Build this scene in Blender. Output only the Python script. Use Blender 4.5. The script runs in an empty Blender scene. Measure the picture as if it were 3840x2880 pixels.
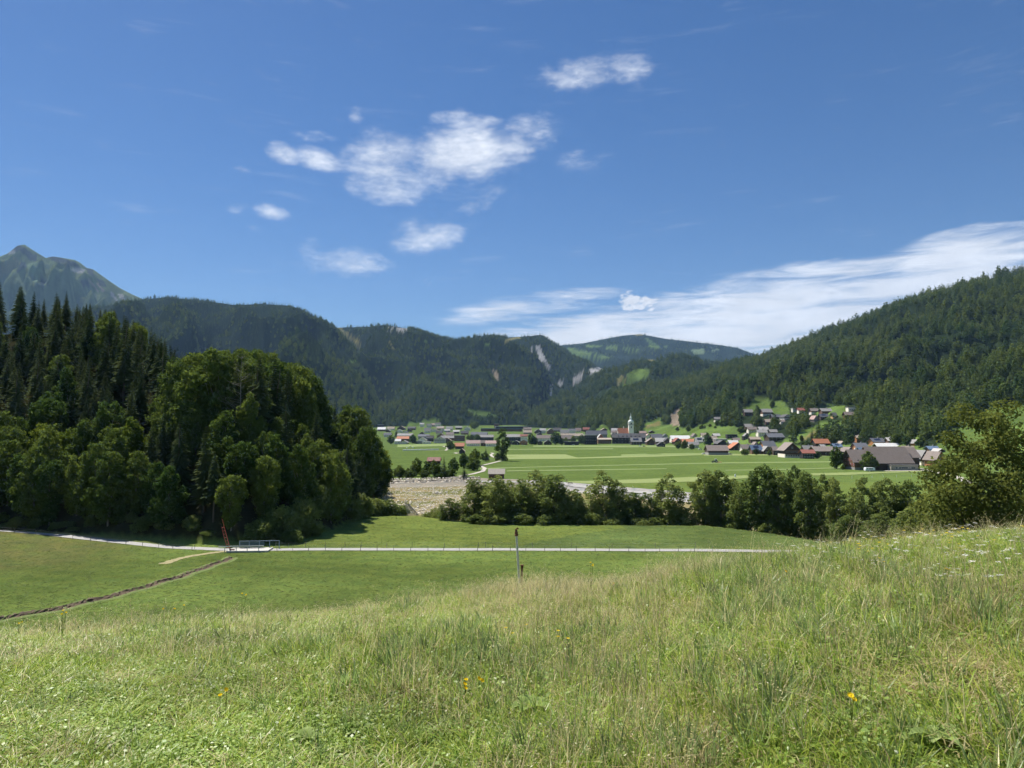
import bpy, math, random
import numpy as np
from mathutils import Vector, Matrix, Euler

scene = bpy.context.scene
C = scene.collection
R = math.radians
rng = np.random.default_rng(7)
random.seed(7)

# ------------------------------------------------------------------ camera
F = 2662.0            # focal length in pixels of the 3840 px wide photograph
CX, CY = 1920.0, 1440.0
TH = math.atan(172.0 / F)
EYE_Z = 24.0
ct, st = math.cos(TH), math.sin(TH)
cam_d = bpy.data.cameras.new('camera')
cam_d.sensor_width = 36.0
cam_d.lens = F / 3840.0 * 36.0
cam_d.clip_start = 0.1
cam_d.clip_end = 40000.0
cam = bpy.data.objects.new('camera', cam_d)
C.objects.link(cam)
cam.location = (0, 0, EYE_Z)
cam.rotation_euler = (R(90) + TH, 0, 0)
scene.camera = cam

# ------------------------------------------------------------------ exposure / engine
scene.view_settings.view_transform = 'Standard'
scene.view_settings.look = 'None'
scene.view_settings.gamma = 1.0
scene.view_settings.exposure = 0.88
scene.view_settings.use_curve_mapping = False
scene.render.engine = 'CYCLES'
cy = scene.cycles
cy.use_denoising = True
cy.use_adaptive_sampling = True
cy.adaptive_threshold = 0.03
cy.max_bounces = 4
cy.diffuse_bounces = 2
cy.glossy_bounces = 2
cy.transmission_bounces = 4
cy.volume_bounces = 0
cy.transparent_max_bounces = 6
cy.caustics_reflective = False
cy.caustics_refractive = False
cy.sample_clamp_indirect = 4.0

# ------------------------------------------------------------------ sun
SUN_EL, SUN_AZ = R(56), R(-43)          # ahead of the camera, to the left
sun_d = bpy.data.lights.new('sun', 'SUN')
sun_d.energy = 4.8
sun_d.angle = R(0.53)
sun_d.color = (1.0, 0.955, 0.88)
sun = bpy.data.objects.new('sun', sun_d)
C.objects.link(sun)
sdir = Vector((math.sin(SUN_AZ) * math.cos(SUN_EL), math.cos(SUN_AZ) * math.cos(SUN_EL), math.sin(SUN_EL)))
sun.rotation_euler = (-sdir).to_track_quat('-Z', 'Y').to_euler()

# ------------------------------------------------------------------ node helper
class E:
    """A socket with arithmetic; nt is the node tree it lives in."""
    def __init__(s, nt, sock): s.nt, s.s = nt, sock
    def _m(s, op, *a, clamp=False):
        n = s.nt.nodes.new('ShaderNodeMath'); n.operation = op; n.use_clamp = clamp
        for i, v in enumerate((s,) + a):
            if isinstance(v, E): s.nt.links.new(v.s, n.inputs[i])
            else: n.inputs[i].default_value = v
        return E(s.nt, n.outputs[0])
    def __add__(s, o): return s._m('ADD', o)
    __radd__ = __add__
    def __mul__(s, o): return s._m('MULTIPLY', o)
    __rmul__ = __mul__
    def __sub__(s, o): return s._m('SUBTRACT', o)
    def __rsub__(s, o): return (s * -1.0) + o
    def __truediv__(s, o): return s._m('DIVIDE', o)
    def max(s, o): return s._m('MAXIMUM', o)
    def min(s, o): return s._m('MINIMUM', o)
    def clamp(s): return s._m('ADD', 0.0, clamp=True)
    def pow(s, o): return s._m('POWER', o)
    def sstep(s, lo, hi):
        n = s.nt.nodes.new('ShaderNodeMapRange'); n.interpolation_type = 'SMOOTHSTEP'
        s.nt.links.new(s.s, n.inputs['Value'])
        for k, v in (('From Min', lo), ('From Max', hi)):
            if isinstance(v, E): s.nt.links.new(v.s, n.inputs[k])
            else: n.inputs[k].default_value = v
        return E(s.nt, n.outputs['Result'])

def lk(nt, v, sock):
    if isinstance(v, E): nt.links.new(v.s, sock)
    else: sock.default_value = v

def combine(nt, x, y, z):
    n = nt.nodes.new('ShaderNodeCombineXYZ')
    for i, v in enumerate((x, y, z)): lk(nt, v, n.inputs[i])
    return E(nt, n.outputs[0])

def noise(nt, vec, scale, detail=3.0, rough=0.55, distort=0.0, dims='3D'):
    n = nt.nodes.new('ShaderNodeTexNoise'); n.noise_dimensions = dims
    if vec is not None: lk(nt, vec, n.inputs['Vector'])
    n.inputs['Scale'].default_value = scale
    n.inputs['Detail'].default_value = detail
    n.inputs['Roughness'].default_value = rough
    n.inputs['Distortion'].default_value = distort
    return E(nt, n.outputs[0])

def mixc(nt, f, a, b):
    n = nt.nodes.new('ShaderNodeMix'); n.data_type = 'RGBA'
    lk(nt, f, n.inputs[0])
    for v, k in ((a, 6), (b, 7)):
        if isinstance(v, E): nt.links.new(v.s, n.inputs[k])
        else: n.inputs[k].default_value = (*v, 1.0)
    return E(nt, n.outputs[2])

# ------------------------------------------------------------------ projection helpers (photo pixels <-> world)
def ray(px, py):
    return ((px - CX), F * ct - (CY - py) * st, F * st + (CY - py) * ct)

def proj(X, Y, Z):
    dz = np.asarray(Z) - EYE_Z
    fw = np.asarray(Y) * ct + dz * st
    up = -np.asarray(Y) * st + dz * ct
    return CX + F * np.asarray(X) / fw, CY - F * up / fw

def at_z(px, py, z=0.0):
    a, b, c = ray(px, py); k = (z - EYE_Z) / c
    return (a * k, b * k, z)

def at_y(px, py, Y):
    a, b, c = ray(px, py); k = Y / b
    return (a * k, Y, EYE_Z + c * k)

# ------------------------------------------------------------------ sky with clouds
world = bpy.data.worlds.new('World')
scene.world = world
world.use_nodes = True
wt = world.node_tree
wt.nodes.clear()
sky = wt.nodes.new('ShaderNodeTexSky')
sky.sky_type = 'NISHITA'
sky.sun_disc = False
sky.sun_elevation = SUN_EL
sky.sun_rotation = SUN_AZ
sky.altitude = 700.0
sky.air_density = 1.0
sky.dust_density = 0.25
sky.ozone_density = 3.0
bg = wt.nodes.new('ShaderNodeBackground')
bg.inputs['Strength'].default_value = 0.052
hs = wt.nodes.new('ShaderNodeHueSaturation')
hs.inputs['Saturation'].default_value = 1.25
hs.inputs['Hue'].default_value = 0.506
wt.links.new(sky.outputs[0], hs.inputs['Color'])
wt.links.new(hs.outputs[0], bg.inputs['Color'])
tc = wt.nodes.new('ShaderNodeTexCoord')
sp = wt.nodes.new('ShaderNodeSeparateXYZ')
wt.links.new(tc.outputs['Generated'], sp.inputs[0])
dx, dy, dz = (E(wt, sp.outputs[i]) for i in range(3))
azi = dx._m('ARCTAN2', dy) * (180 / math.pi)
ele = dz._m('ARCSINE') * (180 / math.pi)

def azel(px, py):
    a, b, c = ray(px, py)
    return math.degrees(math.atan2(a, b)), math.degrees(math.atan2(c, math.hypot(a, b)))

aevec = combine(wt, azi, ele, 0.0)
ROTV = {}
def rotated(deg):
    """The sky coordinates turned by a tilt, shared by all clouds with that tilt."""
    if deg not in ROTV:
        c_, s_ = math.cos(R(deg)), math.sin(R(deg))
        ROTV[deg] = aevec if deg == 0 else combine(wt, azi * c_ + ele * s_, ele * c_ - azi * s_, 0.0)
    return ROTV[deg]
def blobs(lst):
    """Soft elliptic patches of sky (photo column, row, radii, tilt, weight) where a cloud stands."""
    tot = None
    for px, py, rx, ry, rot, amp in lst:
        a0, e0 = azel(px, py); v = rotated(rot); c_, s_ = math.cos(R(rot)), math.sin(R(rot))
        p0, q0 = a0 * c_ + e0 * s_, e0 * c_ - a0 * s_
        sx, sy = 1 / (rx / F * 57.3 * math.cos(R(a0)) ** 2), 1 / (ry / F * 57.3 * math.cos(R(a0)))
        ma = wt.nodes.new('ShaderNodeVectorMath'); ma.operation = 'MULTIPLY_ADD'
        wt.links.new(v.s, ma.inputs[0]); ma.inputs[1].default_value = (sx, sy, 0); ma.inputs[2].default_value = (-p0 * sx, -q0 * sy, 0)
        dp = wt.nodes.new('ShaderNodeVectorMath'); dp.operation = 'DOT_PRODUCT'
        wt.links.new(ma.outputs[0], dp.inputs[0]); wt.links.new(ma.outputs[0], dp.inputs[1])
        m = E(wt, dp.outputs['Value'])._m('MULTIPLY_ADD', -amp, amp)
        tot = m.max(0.0) if tot is None else tot.max(m)
    return tot

cum = blobs([(1470, 620, 260, 160, 0, 1.12), (1720, 585, 340, 150, 8, 1.2), (1940, 535, 210, 105, 20, 1.0),
             (1430, 700, 190, 85, -10, 1.05), (1790, 690, 200, 80, 8, .72), (1060, 575, 90, 50, -10, 1.05),
             (1200, 600, 150, 52, -10, .8), (1690, 440, 110, 44, 8, .68), (1800, 460, 130, 36, 0, .78),
             (1335, 435, 46, 40, -10, .72), (2240, 265, 290, 78, 0, .86), (2130, 300, 170, 60, -10, .8),
             (1590, 880, 195, 88, 8, .98), (1300, 985, 240, 70, 0, .88),
             (1770, 770, 140, 50, 20, .82), (1020, 795, 95, 44, -10, .74), (880, 775, 75, 32, 8, .66),
             (960, 868, 60, 38, 0, .66), (1190, 510, 150, 30, 0, .56), (1160, 925, 110, 50, -10, .6),
             (2200, 600, 160, 60, 0, .42), (910, 635, 60, 26, 0, .55)])
cir = blobs([(2900, 1180, 1250, 190, 8, .95), (3450, 1035, 800, 150, 8, .95), (2300, 1260, 800, 130, 8, 1.0), (2750, 1260, 700, 130, 8, 1.0),
             (1980, 1150, 420, 60, 8, .55), (3560, 900, 300, 50, 8, .6)])
cu2 = blobs([(2362, 1132, 50, 46, 0, 1.0), (2402, 1140, 80, 26, 0, .9), (2432, 1134, 46, 36, 0, .95)])
vae = combine(wt, azi * 0.8, ele * 1.9, 0.0)
n1 = noise(wt, vae, 0.20, 6.0, 0.60, 0.0, '2D')
n2 = noise(wt, combine(wt, azi * 0.24, ele * 1.9, 4.0), 0.55, 4.0, 0.62, 0.3, '2D')
n3 = noise(wt, vae, 1.3, 3.0, 0.6, 0.0, '2D')
nz = n1 * 0.8 + n3 * 0.2
a1 = (cum + (nz - 0.5) * 2.7).sstep(0.22, 1.75) * cum.sstep(0.0, 0.45) * 0.97
a2 = (cir * 1.05 + (n2 - 0.5) * 2.0).sstep(0.06, 1.05) * cir.sstep(0.0, 0.35) * 0.93
a3 = (cu2 + (n3 - 0.5) * 2.0).sstep(0.2, 0.8) * cu2.sstep(0.0, 0.2)
a4 = n2.sstep(0.58, 0.9) * 0.12          # thin veils over the whole sky
alpha = a1.max(a2).max(a3).max(a4).min(0.97)
cb = wt.nodes.new('ShaderNodeBackground')
cl = (n1 * 0.5 + 0.62).min(0.95)
ccol = combine(wt, cl * 0.93, cl * 0.97, cl * 1.03)
wt.links.new(ccol.s, cb.inputs['Color'])
cb.inputs['Strength'].default_value = 0.64
ms = wt.nodes.new('ShaderNodeMixShader')
wt.links.new(alpha.s, ms.inputs[0])
wt.links.new(bg.outputs[0], ms.inputs[1])
wt.links.new(cb.outputs[0], ms.inputs[2])
wo = wt.nodes.new('ShaderNodeOutputWorld')
wt.links.new(ms.outputs[0], wo.inputs['Surface'])
world.cycles.sampling_method = 'MANUAL'
world.cycles.sample_map_resolution = 256

# ------------------------------------------------------------------ generic mesh / object helpers
def mesh_np(name, v, f, mats=(), midx=None, smooth=False):
    v = np.asarray(v, dtype=np.float32).reshape(-1, 3)
    f = np.asarray(f, dtype=np.int32)
    me = bpy.data.meshes.new(name)
    me.vertices.add(len(v)); me.vertices.foreach_set('co', v.ravel())
    k = f.shape[1]
    me.loops.add(f.size); me.loops.foreach_set('vertex_index', f.ravel())
    me.polygons.add(len(f)); me.polygons.foreach_set('loop_start', np.arange(0, f.size, k, dtype=np.int32))
    if midx is not None: me.polygons.foreach_set('material_index', np.asarray(midx, dtype=np.int32))
    if smooth: me.polygons.foreach_set('use_smooth', np.ones(len(f), dtype=bool))
    for m in mats: me.materials.append(m)
    me.update(calc_edges=True)
    return me

class MB:
    """Collects boxes, prisms and tubes into one mesh (quads and n-gons)."""
    def __init__(s): s.v, s.f, s.m = [], [], []
    def add(s, vs, fs, m=0):
        o = len(s.v); s.v += [tuple(p) for p in vs]
        s.f += [tuple(i + o for i in q) for q in fs]; s.m += [m] * len(fs)
        return s
    def box(s, x0, x1, y0, y1, z0, z1, m=0):
        vs = [(x0, y0, z0), (x1, y0, z0), (x1, y1, z0), (x0, y1, z0), (x0, y0, z1), (x1, y0, z1), (x1, y1, z1), (x0, y1, z1)]
        return s.add(vs, [(0, 3, 2, 1), (4, 5, 6, 7), (0, 1, 5, 4), (1, 2, 6, 5), (2, 3, 7, 6), (3, 0, 4, 7)], m)
    def bar(s, a, b, w, h=None, m=0):
        a, b = Vector(a), Vector(b); d = (b - a).normalized(); h = h or w
        up = Vector((0, 0, 1)) if abs(d.z) < .95 else Vector((0, 1, 0))
        x = d.cross(up).normalized() * (w / 2); y = x.cross(d).normalized() * (h / 2)
        vs = [p + q for p in (a, b) for q in (-x - y, x - y, x + y, -x + y)]
        return s.add(vs, [(0, 1, 2, 3), (7, 6, 5, 4), (0, 4, 5, 1), (1, 5, 6, 2), (2, 6, 7, 3), (3, 7, 4, 0)], m)
    def tube(s, pts, rad, n=8, m=0, cap=True):
        pts = [Vector(p) for p in pts]; o = len(s.v)
        for i, p in enumerate(pts):
            d = (pts[min(i + 1, len(pts) - 1)] - pts[max(i - 1, 0)]).normalized()
            up = Vector((0, 0, 1)) if abs(d.z) < .9 else Vector((1, 0, 0))
            x = d.cross(up).normalized(); y = d.cross(x).normalized()
            for k in range(n):
                a = 2 * math.pi * k / n
                s.v.append(tuple(p + (x * math.cos(a) + y * math.sin(a)) * rad[i]))
        for i in range(len(pts) - 1):
            for k in range(n):
                a, b = o + i * n + k, o + i * n + (k + 1) % n
                s.f.append((a, b, b + n, a + n)); s.m.append(m)
        if cap:
            s.f.append(tuple(o + k for k in range(n))[::-1]); s.m.append(m)
            e = o + (len(pts) - 1) * n
            s.f.append(tuple(e + k for k in range(n))); s.m.append(m)
        return s
    def lathe(s, prof, n=16, cx=0, cy=0, m=0):
        o = len(s.v)
        for r_, z in prof:
            for k in range(n):
                a = 2 * math.pi * (k + .5) / n
                s.v.append((cx + r_ * math.cos(a), cy + r_ * math.sin(a), z))
        for i in range(len(prof) - 1):
            for k in range(n):
                a, b = o + i * n + k, o + i * n + (k + 1) % n
                s.f.append((a, b, b + n, a + n)); s.m.append(m)
        s.f.append(tuple(o + k for k in range(n))[::-1]); s.m.append(m)
        e = o + (len(prof) - 1) * n
        s.f.append(tuple(e + k for k in range(n))); s.m.append(m)
        return s
    def mesh(s, name, mats):
        me = bpy.data.meshes.new(name); me.from_pydata(s.v, [], s.f)
        for m in (mats if isinstance(mats, (list, tuple)) else [mats]): me.materials.append(m)
        me.polygons.foreach_set('material_index', s.m); me.update()
        return me

def obj(name, me, parent=None, loc=None, rz=None, sc=None):
    o = bpy.data.objects.new(name, me); C.objects.link(o)
    if parent is not None: o.parent = parent
    if loc is not None: o.location = loc
    if rz is not None: o.rotation_euler = (0, 0, rz)
    if sc is not None: o.scale = sc if isinstance(sc, (tuple, list)) else (sc,) * 3
    return o

def tag(o, label=None, cat=None, group=None, kind=None):
    if label: o['label'] = label
    if cat: o['category'] = cat
    if group: o['group'] = group
    if kind: o['kind'] = kind
    return o

def thing(name, label, cat, loc=(0, 0, 0), rz=0.0, group=None, sc=None):
    return tag(obj(name, None, None, loc, rz, sc), label, cat, group)

# ------------------------------------------------------------------ materials
def new_mat(name):
    m = bpy.data.materials.new(name); m.use_nodes = True
    m.node_tree.nodes.clear()
    return m, m.node_tree

def out(nt, shader, disp=None):
    o = nt.nodes.new('ShaderNodeOutputMaterial')
    nt.links.new(shader, o.inputs['Surface'])

def mat_plain(name, col, rough=0.8, var=0.12, scale=0.6, spec=0.2, metal=0.0, obj_var=0.0, stretch=None):
    """Painted/wood/plaster surface: base colour with soft blotches and fine grain."""
    m, nt = new_mat(name)
    g = nt.nodes.new('ShaderNodeTexCoord')
    pos = E(nt, g.outputs['Object'])
    if stretch:
        mp = nt.nodes.new('ShaderNodeMapping'); mp.inputs['Scale'].default_value = stretch
        nt.links.new(pos.s, mp.inputs['Vector']); pos = E(nt, mp.outputs[0])
    n = noise(nt, pos, scale, 5.0, 0.6)
    f = (n - 0.5) * (2.4 * var) + 1.0
    if obj_var:
        oi = nt.nodes.new('ShaderNodeObjectInfo')
        f = f * ((E(nt, oi.outputs['Random']) - 0.5) * (2 * obj_var) + 1.0)
    b = nt.nodes.new('ShaderNodeBsdfPrincipled')
    c = combine(nt, f * col[0], f * col[1], f * col[2])
    nt.links.new(c.s, b.inputs['Base Color'])
    b.inputs['Roughness'].default_value = rough
    b.inputs['Specular IOR Level'].default_value = spec
    b.inputs['Metallic'].default_value = metal
    out(nt, b.outputs[0])
    return m

def mat_leaf(name, dark, light, trans=0.38, scale=0.25, tcol=None):
    """Foliage: per-tree and per-clump colour, part of the light passes through the leaf."""
    m, nt = new_mat(name)
    oi = nt.nodes.new('ShaderNodeObjectInfo')
    g = nt.nodes.new('ShaderNodeNewGeometry')
    n = noise(nt, E(nt, g.outputs['Position']), scale, 2.0, 0.5)
    f = (E(nt, oi.outputs['Random']) * 0.75 + (n - 0.5) * 1.1 + 0.12).clamp()
    c = mixc(nt, f, dark, light)
    d = nt.nodes.new('ShaderNodeBsdfDiffuse'); nt.links.new(c.s, d.inputs[0])
    t = nt.nodes.new('ShaderNodeBsdfTranslucent')
    h = nt.nodes.new('ShaderNodeHueSaturation'); nt.links.new(c.s, h.inputs['Color'])
    h.inputs['Hue'].default_value = 0.485; h.inputs['Saturation'].default_value = 1.1; h.inputs['Value'].default_value = 1.35
    nt.links.new(h.outputs[0], t.inputs[0])
    ms = nt.nodes.new('ShaderNodeMixShader'); ms.inputs[0].default_value = trans
    nt.links.new(d.outputs[0], ms.inputs[1]); nt.links.new(t.outputs[0], ms.inputs[2])
    gl = nt.nodes.new('ShaderNodeBsdfGlossy'); gl.inputs['Roughness'].default_value = 0.45
    m2 = nt.nodes.new('ShaderNodeMixShader'); m2.inputs[0].default_value = 0.0
    nt.links.new(ms.outputs[0], m2.inputs[1]); nt.links.new(gl.outputs[0], m2.inputs[2])
    out(nt, m2.outputs[0])
    return m

def mat_ground(name, bump=0.0):
    """Earth, grass and gravel: the colour attribute gives what grows there, noise breaks it up."""
    m, nt = new_mat(name)
    at = nt.nodes.new('ShaderNodeAttribute'); at.attribute_name = 'Col'
    g = nt.nodes.new('ShaderNodeNewGeometry'); pos = E(nt, g.outputs['Position'])
    nA = noise(nt, pos, 0.035, 3.0, 0.5)
    nB = noise(nt, pos, 0.35, 4.0, 0.6)
    nC = noise(nt, pos, 2.2, 4.0, 0.75)
    f = (nA - 0.5) * 0.55 + (nB - 0.5) * 0.75 + (nC - 0.5) * 1.3 + 1.0
    mx = nt.nodes.new('ShaderNodeMix'); mx.data_type = 'RGBA'; mx.blend_type = 'MULTIPLY'; mx.inputs[0].default_value = 1.0
    nt.links.new(at.outputs['Color'], mx.inputs[6])
    warm = (nB - 0.5) * 0.5
    cc = combine(nt, f * (warm + 1.0), f, f * (warm * -0.6 + 1.0))
    nt.links.new(cc.s, mx.inputs[7])
    b = nt.nodes.new('ShaderNodeBsdfDiffuse')
    nt.links.new(mx.outputs[2], b.inputs[0])
    b.inputs['Roughness'].default_value = 0.6
    bp = nt.nodes.new('ShaderNodeBump'); bp.inputs['Strength'].default_value = 0.55; bp.inputs['Distance'].default_value = 0.18
    nt.links.new(nC.s, bp.inputs['Height']); nt.links.new(bp.outputs[0], b.inputs['Normal'])
    out(nt, b.outputs[0])
    return m

M = {}
M['ground'] = mat_ground('ground_cover')
M['bark'] = mat_plain('bark', (0.10, 0.08, 0.06), 0.9, 0.3, 2.0)
M['bark_pale'] = mat_plain('pale_bark', (0.24, 0.22, 0.18), 0.9, 0.3, 2.0)
M['leaf'] = mat_leaf('broad_leaf', (0.032, 0.068, 0.021), (0.130, 0.172, 0.043))
M['leaf_row'] = mat_leaf('willow_leaf', (0.095, 0.14, 0.045), (0.215, 0.255, 0.082), 0.48)
M['leaf_light'] = mat_leaf('young_leaf', (0.085, 0.13, 0.025), (0.16, 0.20, 0.04))
M['leaf_bush'] = mat_leaf('bush_leaf', (0.06, 0.085, 0.022), (0.135, 0.16, 0.045), 0.42)
M['needle'] = mat_leaf('spruce_needle', (0.032, 0.055, 0.025), (0.09, 0.108, 0.042), 0.2)
M['far_leaf'] = mat_leaf('far_leaf', (0.044, 0.082, 0.030), (0.145, 0.180, 0.052), 0.32, 0.006)
M['far_needle'] = mat_leaf('far_needle', (0.034, 0.062, 0.03), (0.09, 0.12, 0.046), 0.18, 0.006)

# ================================================================== TERRAIN
def vnoise(x, y, s, seed=0):
    """Smooth 2-D value noise in numpy, about -1..1."""
    x = np.asarray(x) / s + seed * 17.3; y = np.asarray(y) / s + seed * 9.1
    xi, yi = np.floor(x), np.floor(y); fx, fy = x - xi, y - yi
    fx = fx * fx * (3 - 2 * fx); fy = fy * fy * (3 - 2 * fy)
    def h(a, b):
        t = np.sin(a * 127.1 + b * 311.7 + seed * 74.7) * 43758.5453
        return (t - np.floor(t)) * 2 - 1
    return (h(xi, yi) * (1 - fx) + h(xi + 1, yi) * fx) * (1 - fy) + (h(xi, yi + 1) * (1 - fx) + h(xi + 1, yi + 1) * fx) * fy

def fbm(x, y, s, o=4, seed=0):
    t, a = 0, 1.0
    for i in range(o):
        t = t + a * vnoise(x, y, s / 2 ** i, seed + i); a *= .5
    return t

def interp_pts(pts):
    a = np.array(sorted(pts), dtype=float)
    return lambda x: np.interp(x, a[:, 0], a[:, 1])

def smax(a, b, k):
    h = np.clip(.5 + .5 * (a - b) / k, 0, 1)
    return b + (a - b) * h + k * h * (1 - h)

# crest of the near meadow: photo column -> row of the ground line (grass stands above it)
crest = interp_pts([(-1500, 2300), (-400, 2390), (0, 2392), (400, 2372), (800, 2350), (1200, 2315), (1500, 2280), (1850, 2238), (2000, 2222),
                    (2300, 2205), (2600, 2160), (2900, 2105), (3200, 2065), (3500, 2035), (3840, 1998), (4300, 1960), (5200, 1950)])
RC = 15.0
CQ = 1.6 / RC ** 2

def near_hill(x, y):
    r = np.hypot(x, y)
    u = np.where(y > 0.25 * np.abs(x), x / np.maximum(y, 1e-3), np.sign(x) * 4.0)
    px = CX + F * np.clip(u, -1.3, 1.3)
    tan = (crest(px) - 1612.0) / F * np.cos(np.arctan(np.clip(u, -1.3, 1.3)))
    side = np.clip((np.abs(np.arctan2(x, y)) - 0.75) / 1.2, 0, 1)
    s = tan - 2 * 1.6 / RC - 0.16 * side
    return EYE_Z - (1.6 + s * r + CQ * r * r) + 0.05 * fbm(x, y, 3.0, 3, 5)

river_far = interp_pts([((px - CX) / F, at_z(px, py)[1]) for px, py in
    [(1250, 1808), (1430, 1804), (1620, 1800), (1790, 1795), (2050, 1806), (2200, 1818), (2350, 1831), (2620, 1853), (2850, 1875), (3100, 1905), (3500, 1958), (3840, 2010)]])
river_near = interp_pts([((px - CX) / F, at_z(px, py)[1]) for px, py in
    [(1250, 1950), (1400, 1930), (1560, 1930), (1700, 1945), (1900, 1958), (2200, 1964), (2640, 1968), (2857, 1993), (3033, 2022), (3240, 2055), (3500, 2105), (3840, 2180)]])
rp_t = np.array([-.02, .05, .22, .42, .90, .93, 1.0, 1.06])
rp_z = np.array([0., -2.2, -3.2, -3.0, -1.35, -.9, .35, 0.])

left_sky = interp_pts([(-900, 1000), (-200, 1010), (0, 1040), (60, 1030), (130, 1090), (230, 1080), (330, 1130), (400, 1140), (480, 1180), (560, 1215),
    (640, 1290), (720, 1325), (800, 1310), (900, 1300), (1000, 1310), (1060, 1340), (1150, 1385), (1210, 1370), (1280, 1430), (1340, 1510), (1390, 1590),
    (1430, 1680), (1462, 1780), (1475, 1830), (1500, 1900)])

def wood_edge(x):      # where the left wood begins, seen from the meadow
    return 151.0 + np.maximum(-60 - x, 0) * 0.22 + np.maximum(x + 60, 0) * 1.25

def wood_side(y):      # its right-hand edge, drawing back beyond the river bank
    return -43.0 - np.clip((np.asarray(y) - 238) * .26, 0, 60)

def left_hill(x, y):
    a = y - wood_edge(x)
    b = wood_side(y) - x
    u = x / np.maximum(y, 1)
    cap = EYE_Z + np.minimum(y, 270) * (1612 - left_sky(CX + F * u)) / F - 16.5
    z = np.minimum(np.minimum(1.2 + 0.62 * a, 0.85 * b), np.maximum(cap, 0.5 + 0.1 * np.minimum(a, b)))
    z = np.where((a > 0) & (b > 0), z, 0)
    z = np.minimum(z, 62) * np.clip((420 - y) / 120, 0, 1)
    return np.maximum(z, 0)

def ground_z(x, y, hill=True):
    x = np.asarray(x, float); y = np.asarray(y, float)
    far = np.maximum(y - 1240, 0)
    zv = 0.034 * far * np.clip(far / 300, 0, 1) + 0.10 * fbm(x, y, 40., 3, 2) * np.clip((y - 60) / 60, 0, 1) * np.clip((1200 - y) / 300, .3, 1)
    u = x / np.maximum(y, 1.0)
    yn, yf = river_near(u), river_far(u)
    t = (y - yn) / (yf - yn)
    zr = np.interp(t, rp_t, rp_z) + np.where((t > 0) & (t < 1), .22 * fbm(x, y, 6., 3, 3), 0)
    zv = np.where((y > 100) & (u > -0.26) & (t > -.02) & (t < 1.06), zr, zv)
    zl = left_hill(x, y)
    zv = np.where(zl > 0, zl + .5 * fbm(x, y, 12., 3, 8) * np.clip(zl / 3, 0, 1), zv)
    # low bank on the left meadow, in front of the left stretch of road
    zv = zv + np.where(y < 152, 2.2 * np.clip((-70 - x) / 45, 0, 1) * np.clip((y - 118) / 30, 0, 1), 2.2 * np.clip((-70 - x) / 45, 0, 1) * np.clip((175 - y) / 20, 0, 1) * (zl <= 0))
    if hill:
        zv = smax(near_hill(x, y), zv, 1.2)
    return zv

MEADOW = (0.145, 0.196, 0.048)
def ground_col(x, y):
    n = len(x)
    c = np.tile(np.array(MEADOW), (n, 1))
    u = x / np.maximum(y, 1.0)
    px = CX + F * u
    yn, yf = river_near(u), river_far(u)
    t = (y - yn) / (yf - yn)
    # meadow beyond the road a touch yellower, the far valley floor deeper green
    k = np.clip((y - 146) / 4, 0, 1) * (y < 230)
    c = c * (1 - k[:, None]) + np.array((0.168, 0.212, 0.050)) * k[:, None]
    # duller second cut right of a diagonal line beyond the road, swaths of the mower everywhere
    ed = (y > 147) & (y < 230) & (px > np.interp(y, [142, 150, 163, 176], [1870, 1960, 2120, 2340]))
    c = np.where(ed[:, None], np.array((0.120, 0.165, 0.048)), c)
    sw = .5 + .5 * np.sin((y + .25 * x + 2.0 * vnoise(x, y, 25., 7)) * 2 * math.pi / 5.5)
    far_ = (y > 60) & (y < 230)
    c = np.where(far_[:, None], c * (1 + .10 * (sw - .5) + .22 * fbm(x, y, 14., 4, 12))[:, None], c)
    k = ((y > 330) & (t > 1)) * 1.0
    c = c * (1 - k[:, None]) + np.array((0.128, 0.182, 0.048)) * k[:, None]
    # dry bank at the left, before the road
    k = np.clip((-66 - x) / 22, 0, 1) * np.clip((y - 116) / 10, 0, 1) * (y < 178) * (0.6 + .4 * vnoise(x, y, 3., 4))
    k = np.clip(k, 0, 1)
    c = c * (1 - k[:, None]) + np.array((0.175, 0.165, 0.062)) * k[:, None]
    # gravel river bed
    g = (y > 100) & (u > -0.26) & (t > 0.03) & (t < 1.01)
    gn = np.clip(.5 + .6 * fbm(x, y, 9., 4, 6), 0, 1)[:, None]
    grav = np.array((0.29, 0.24, 0.11)) * (1 - gn) + np.array((0.37, 0.32, 0.18)) * gn
    veg = (fbm(x, y, 11., 4, 11) > .12) | (t < .16)
    grav = np.where(veg[:, None] & (t < .8)[:, None], np.array((0.20, 0.20, 0.075)), grav)
    grav = np.where((t > .85)[:, None], np.array((0.36, 0.32, 0.25)), grav)
    grav = np.where(((t > .8) & (px > 2000))[:, None], np.array((0.42, 0.40, 0.36)), grav)
    c = np.where(g[:, None], grav, c)
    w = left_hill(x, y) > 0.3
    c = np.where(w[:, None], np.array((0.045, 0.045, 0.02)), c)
    near = near_hill(x, y) > 0.4
    c = np.where(near[:, None], np.array((0.110, 0.125, 0.045)), c)
    return c

def set_col(me, col):
    a = me.color_attributes.new('Col', 'FLOAT_COLOR', 'POINT')
    rgba = np.ones((len(col), 4), np.float32); rgba[:, :3] = col
    a.data.foreach_set('color', rgba.ravel())

def grid_faces(nr, nc, wrap=False):
    i = np.arange(nr - 1)[:, None]; j = np.arange(nc if wrap else nc - 1)[None, :]
    a = i * nc + j; b = i * nc + (j + 1) % nc
    return np.stack([a, b, b + nc, a + nc], -1).reshape(-1, 4)

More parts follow.
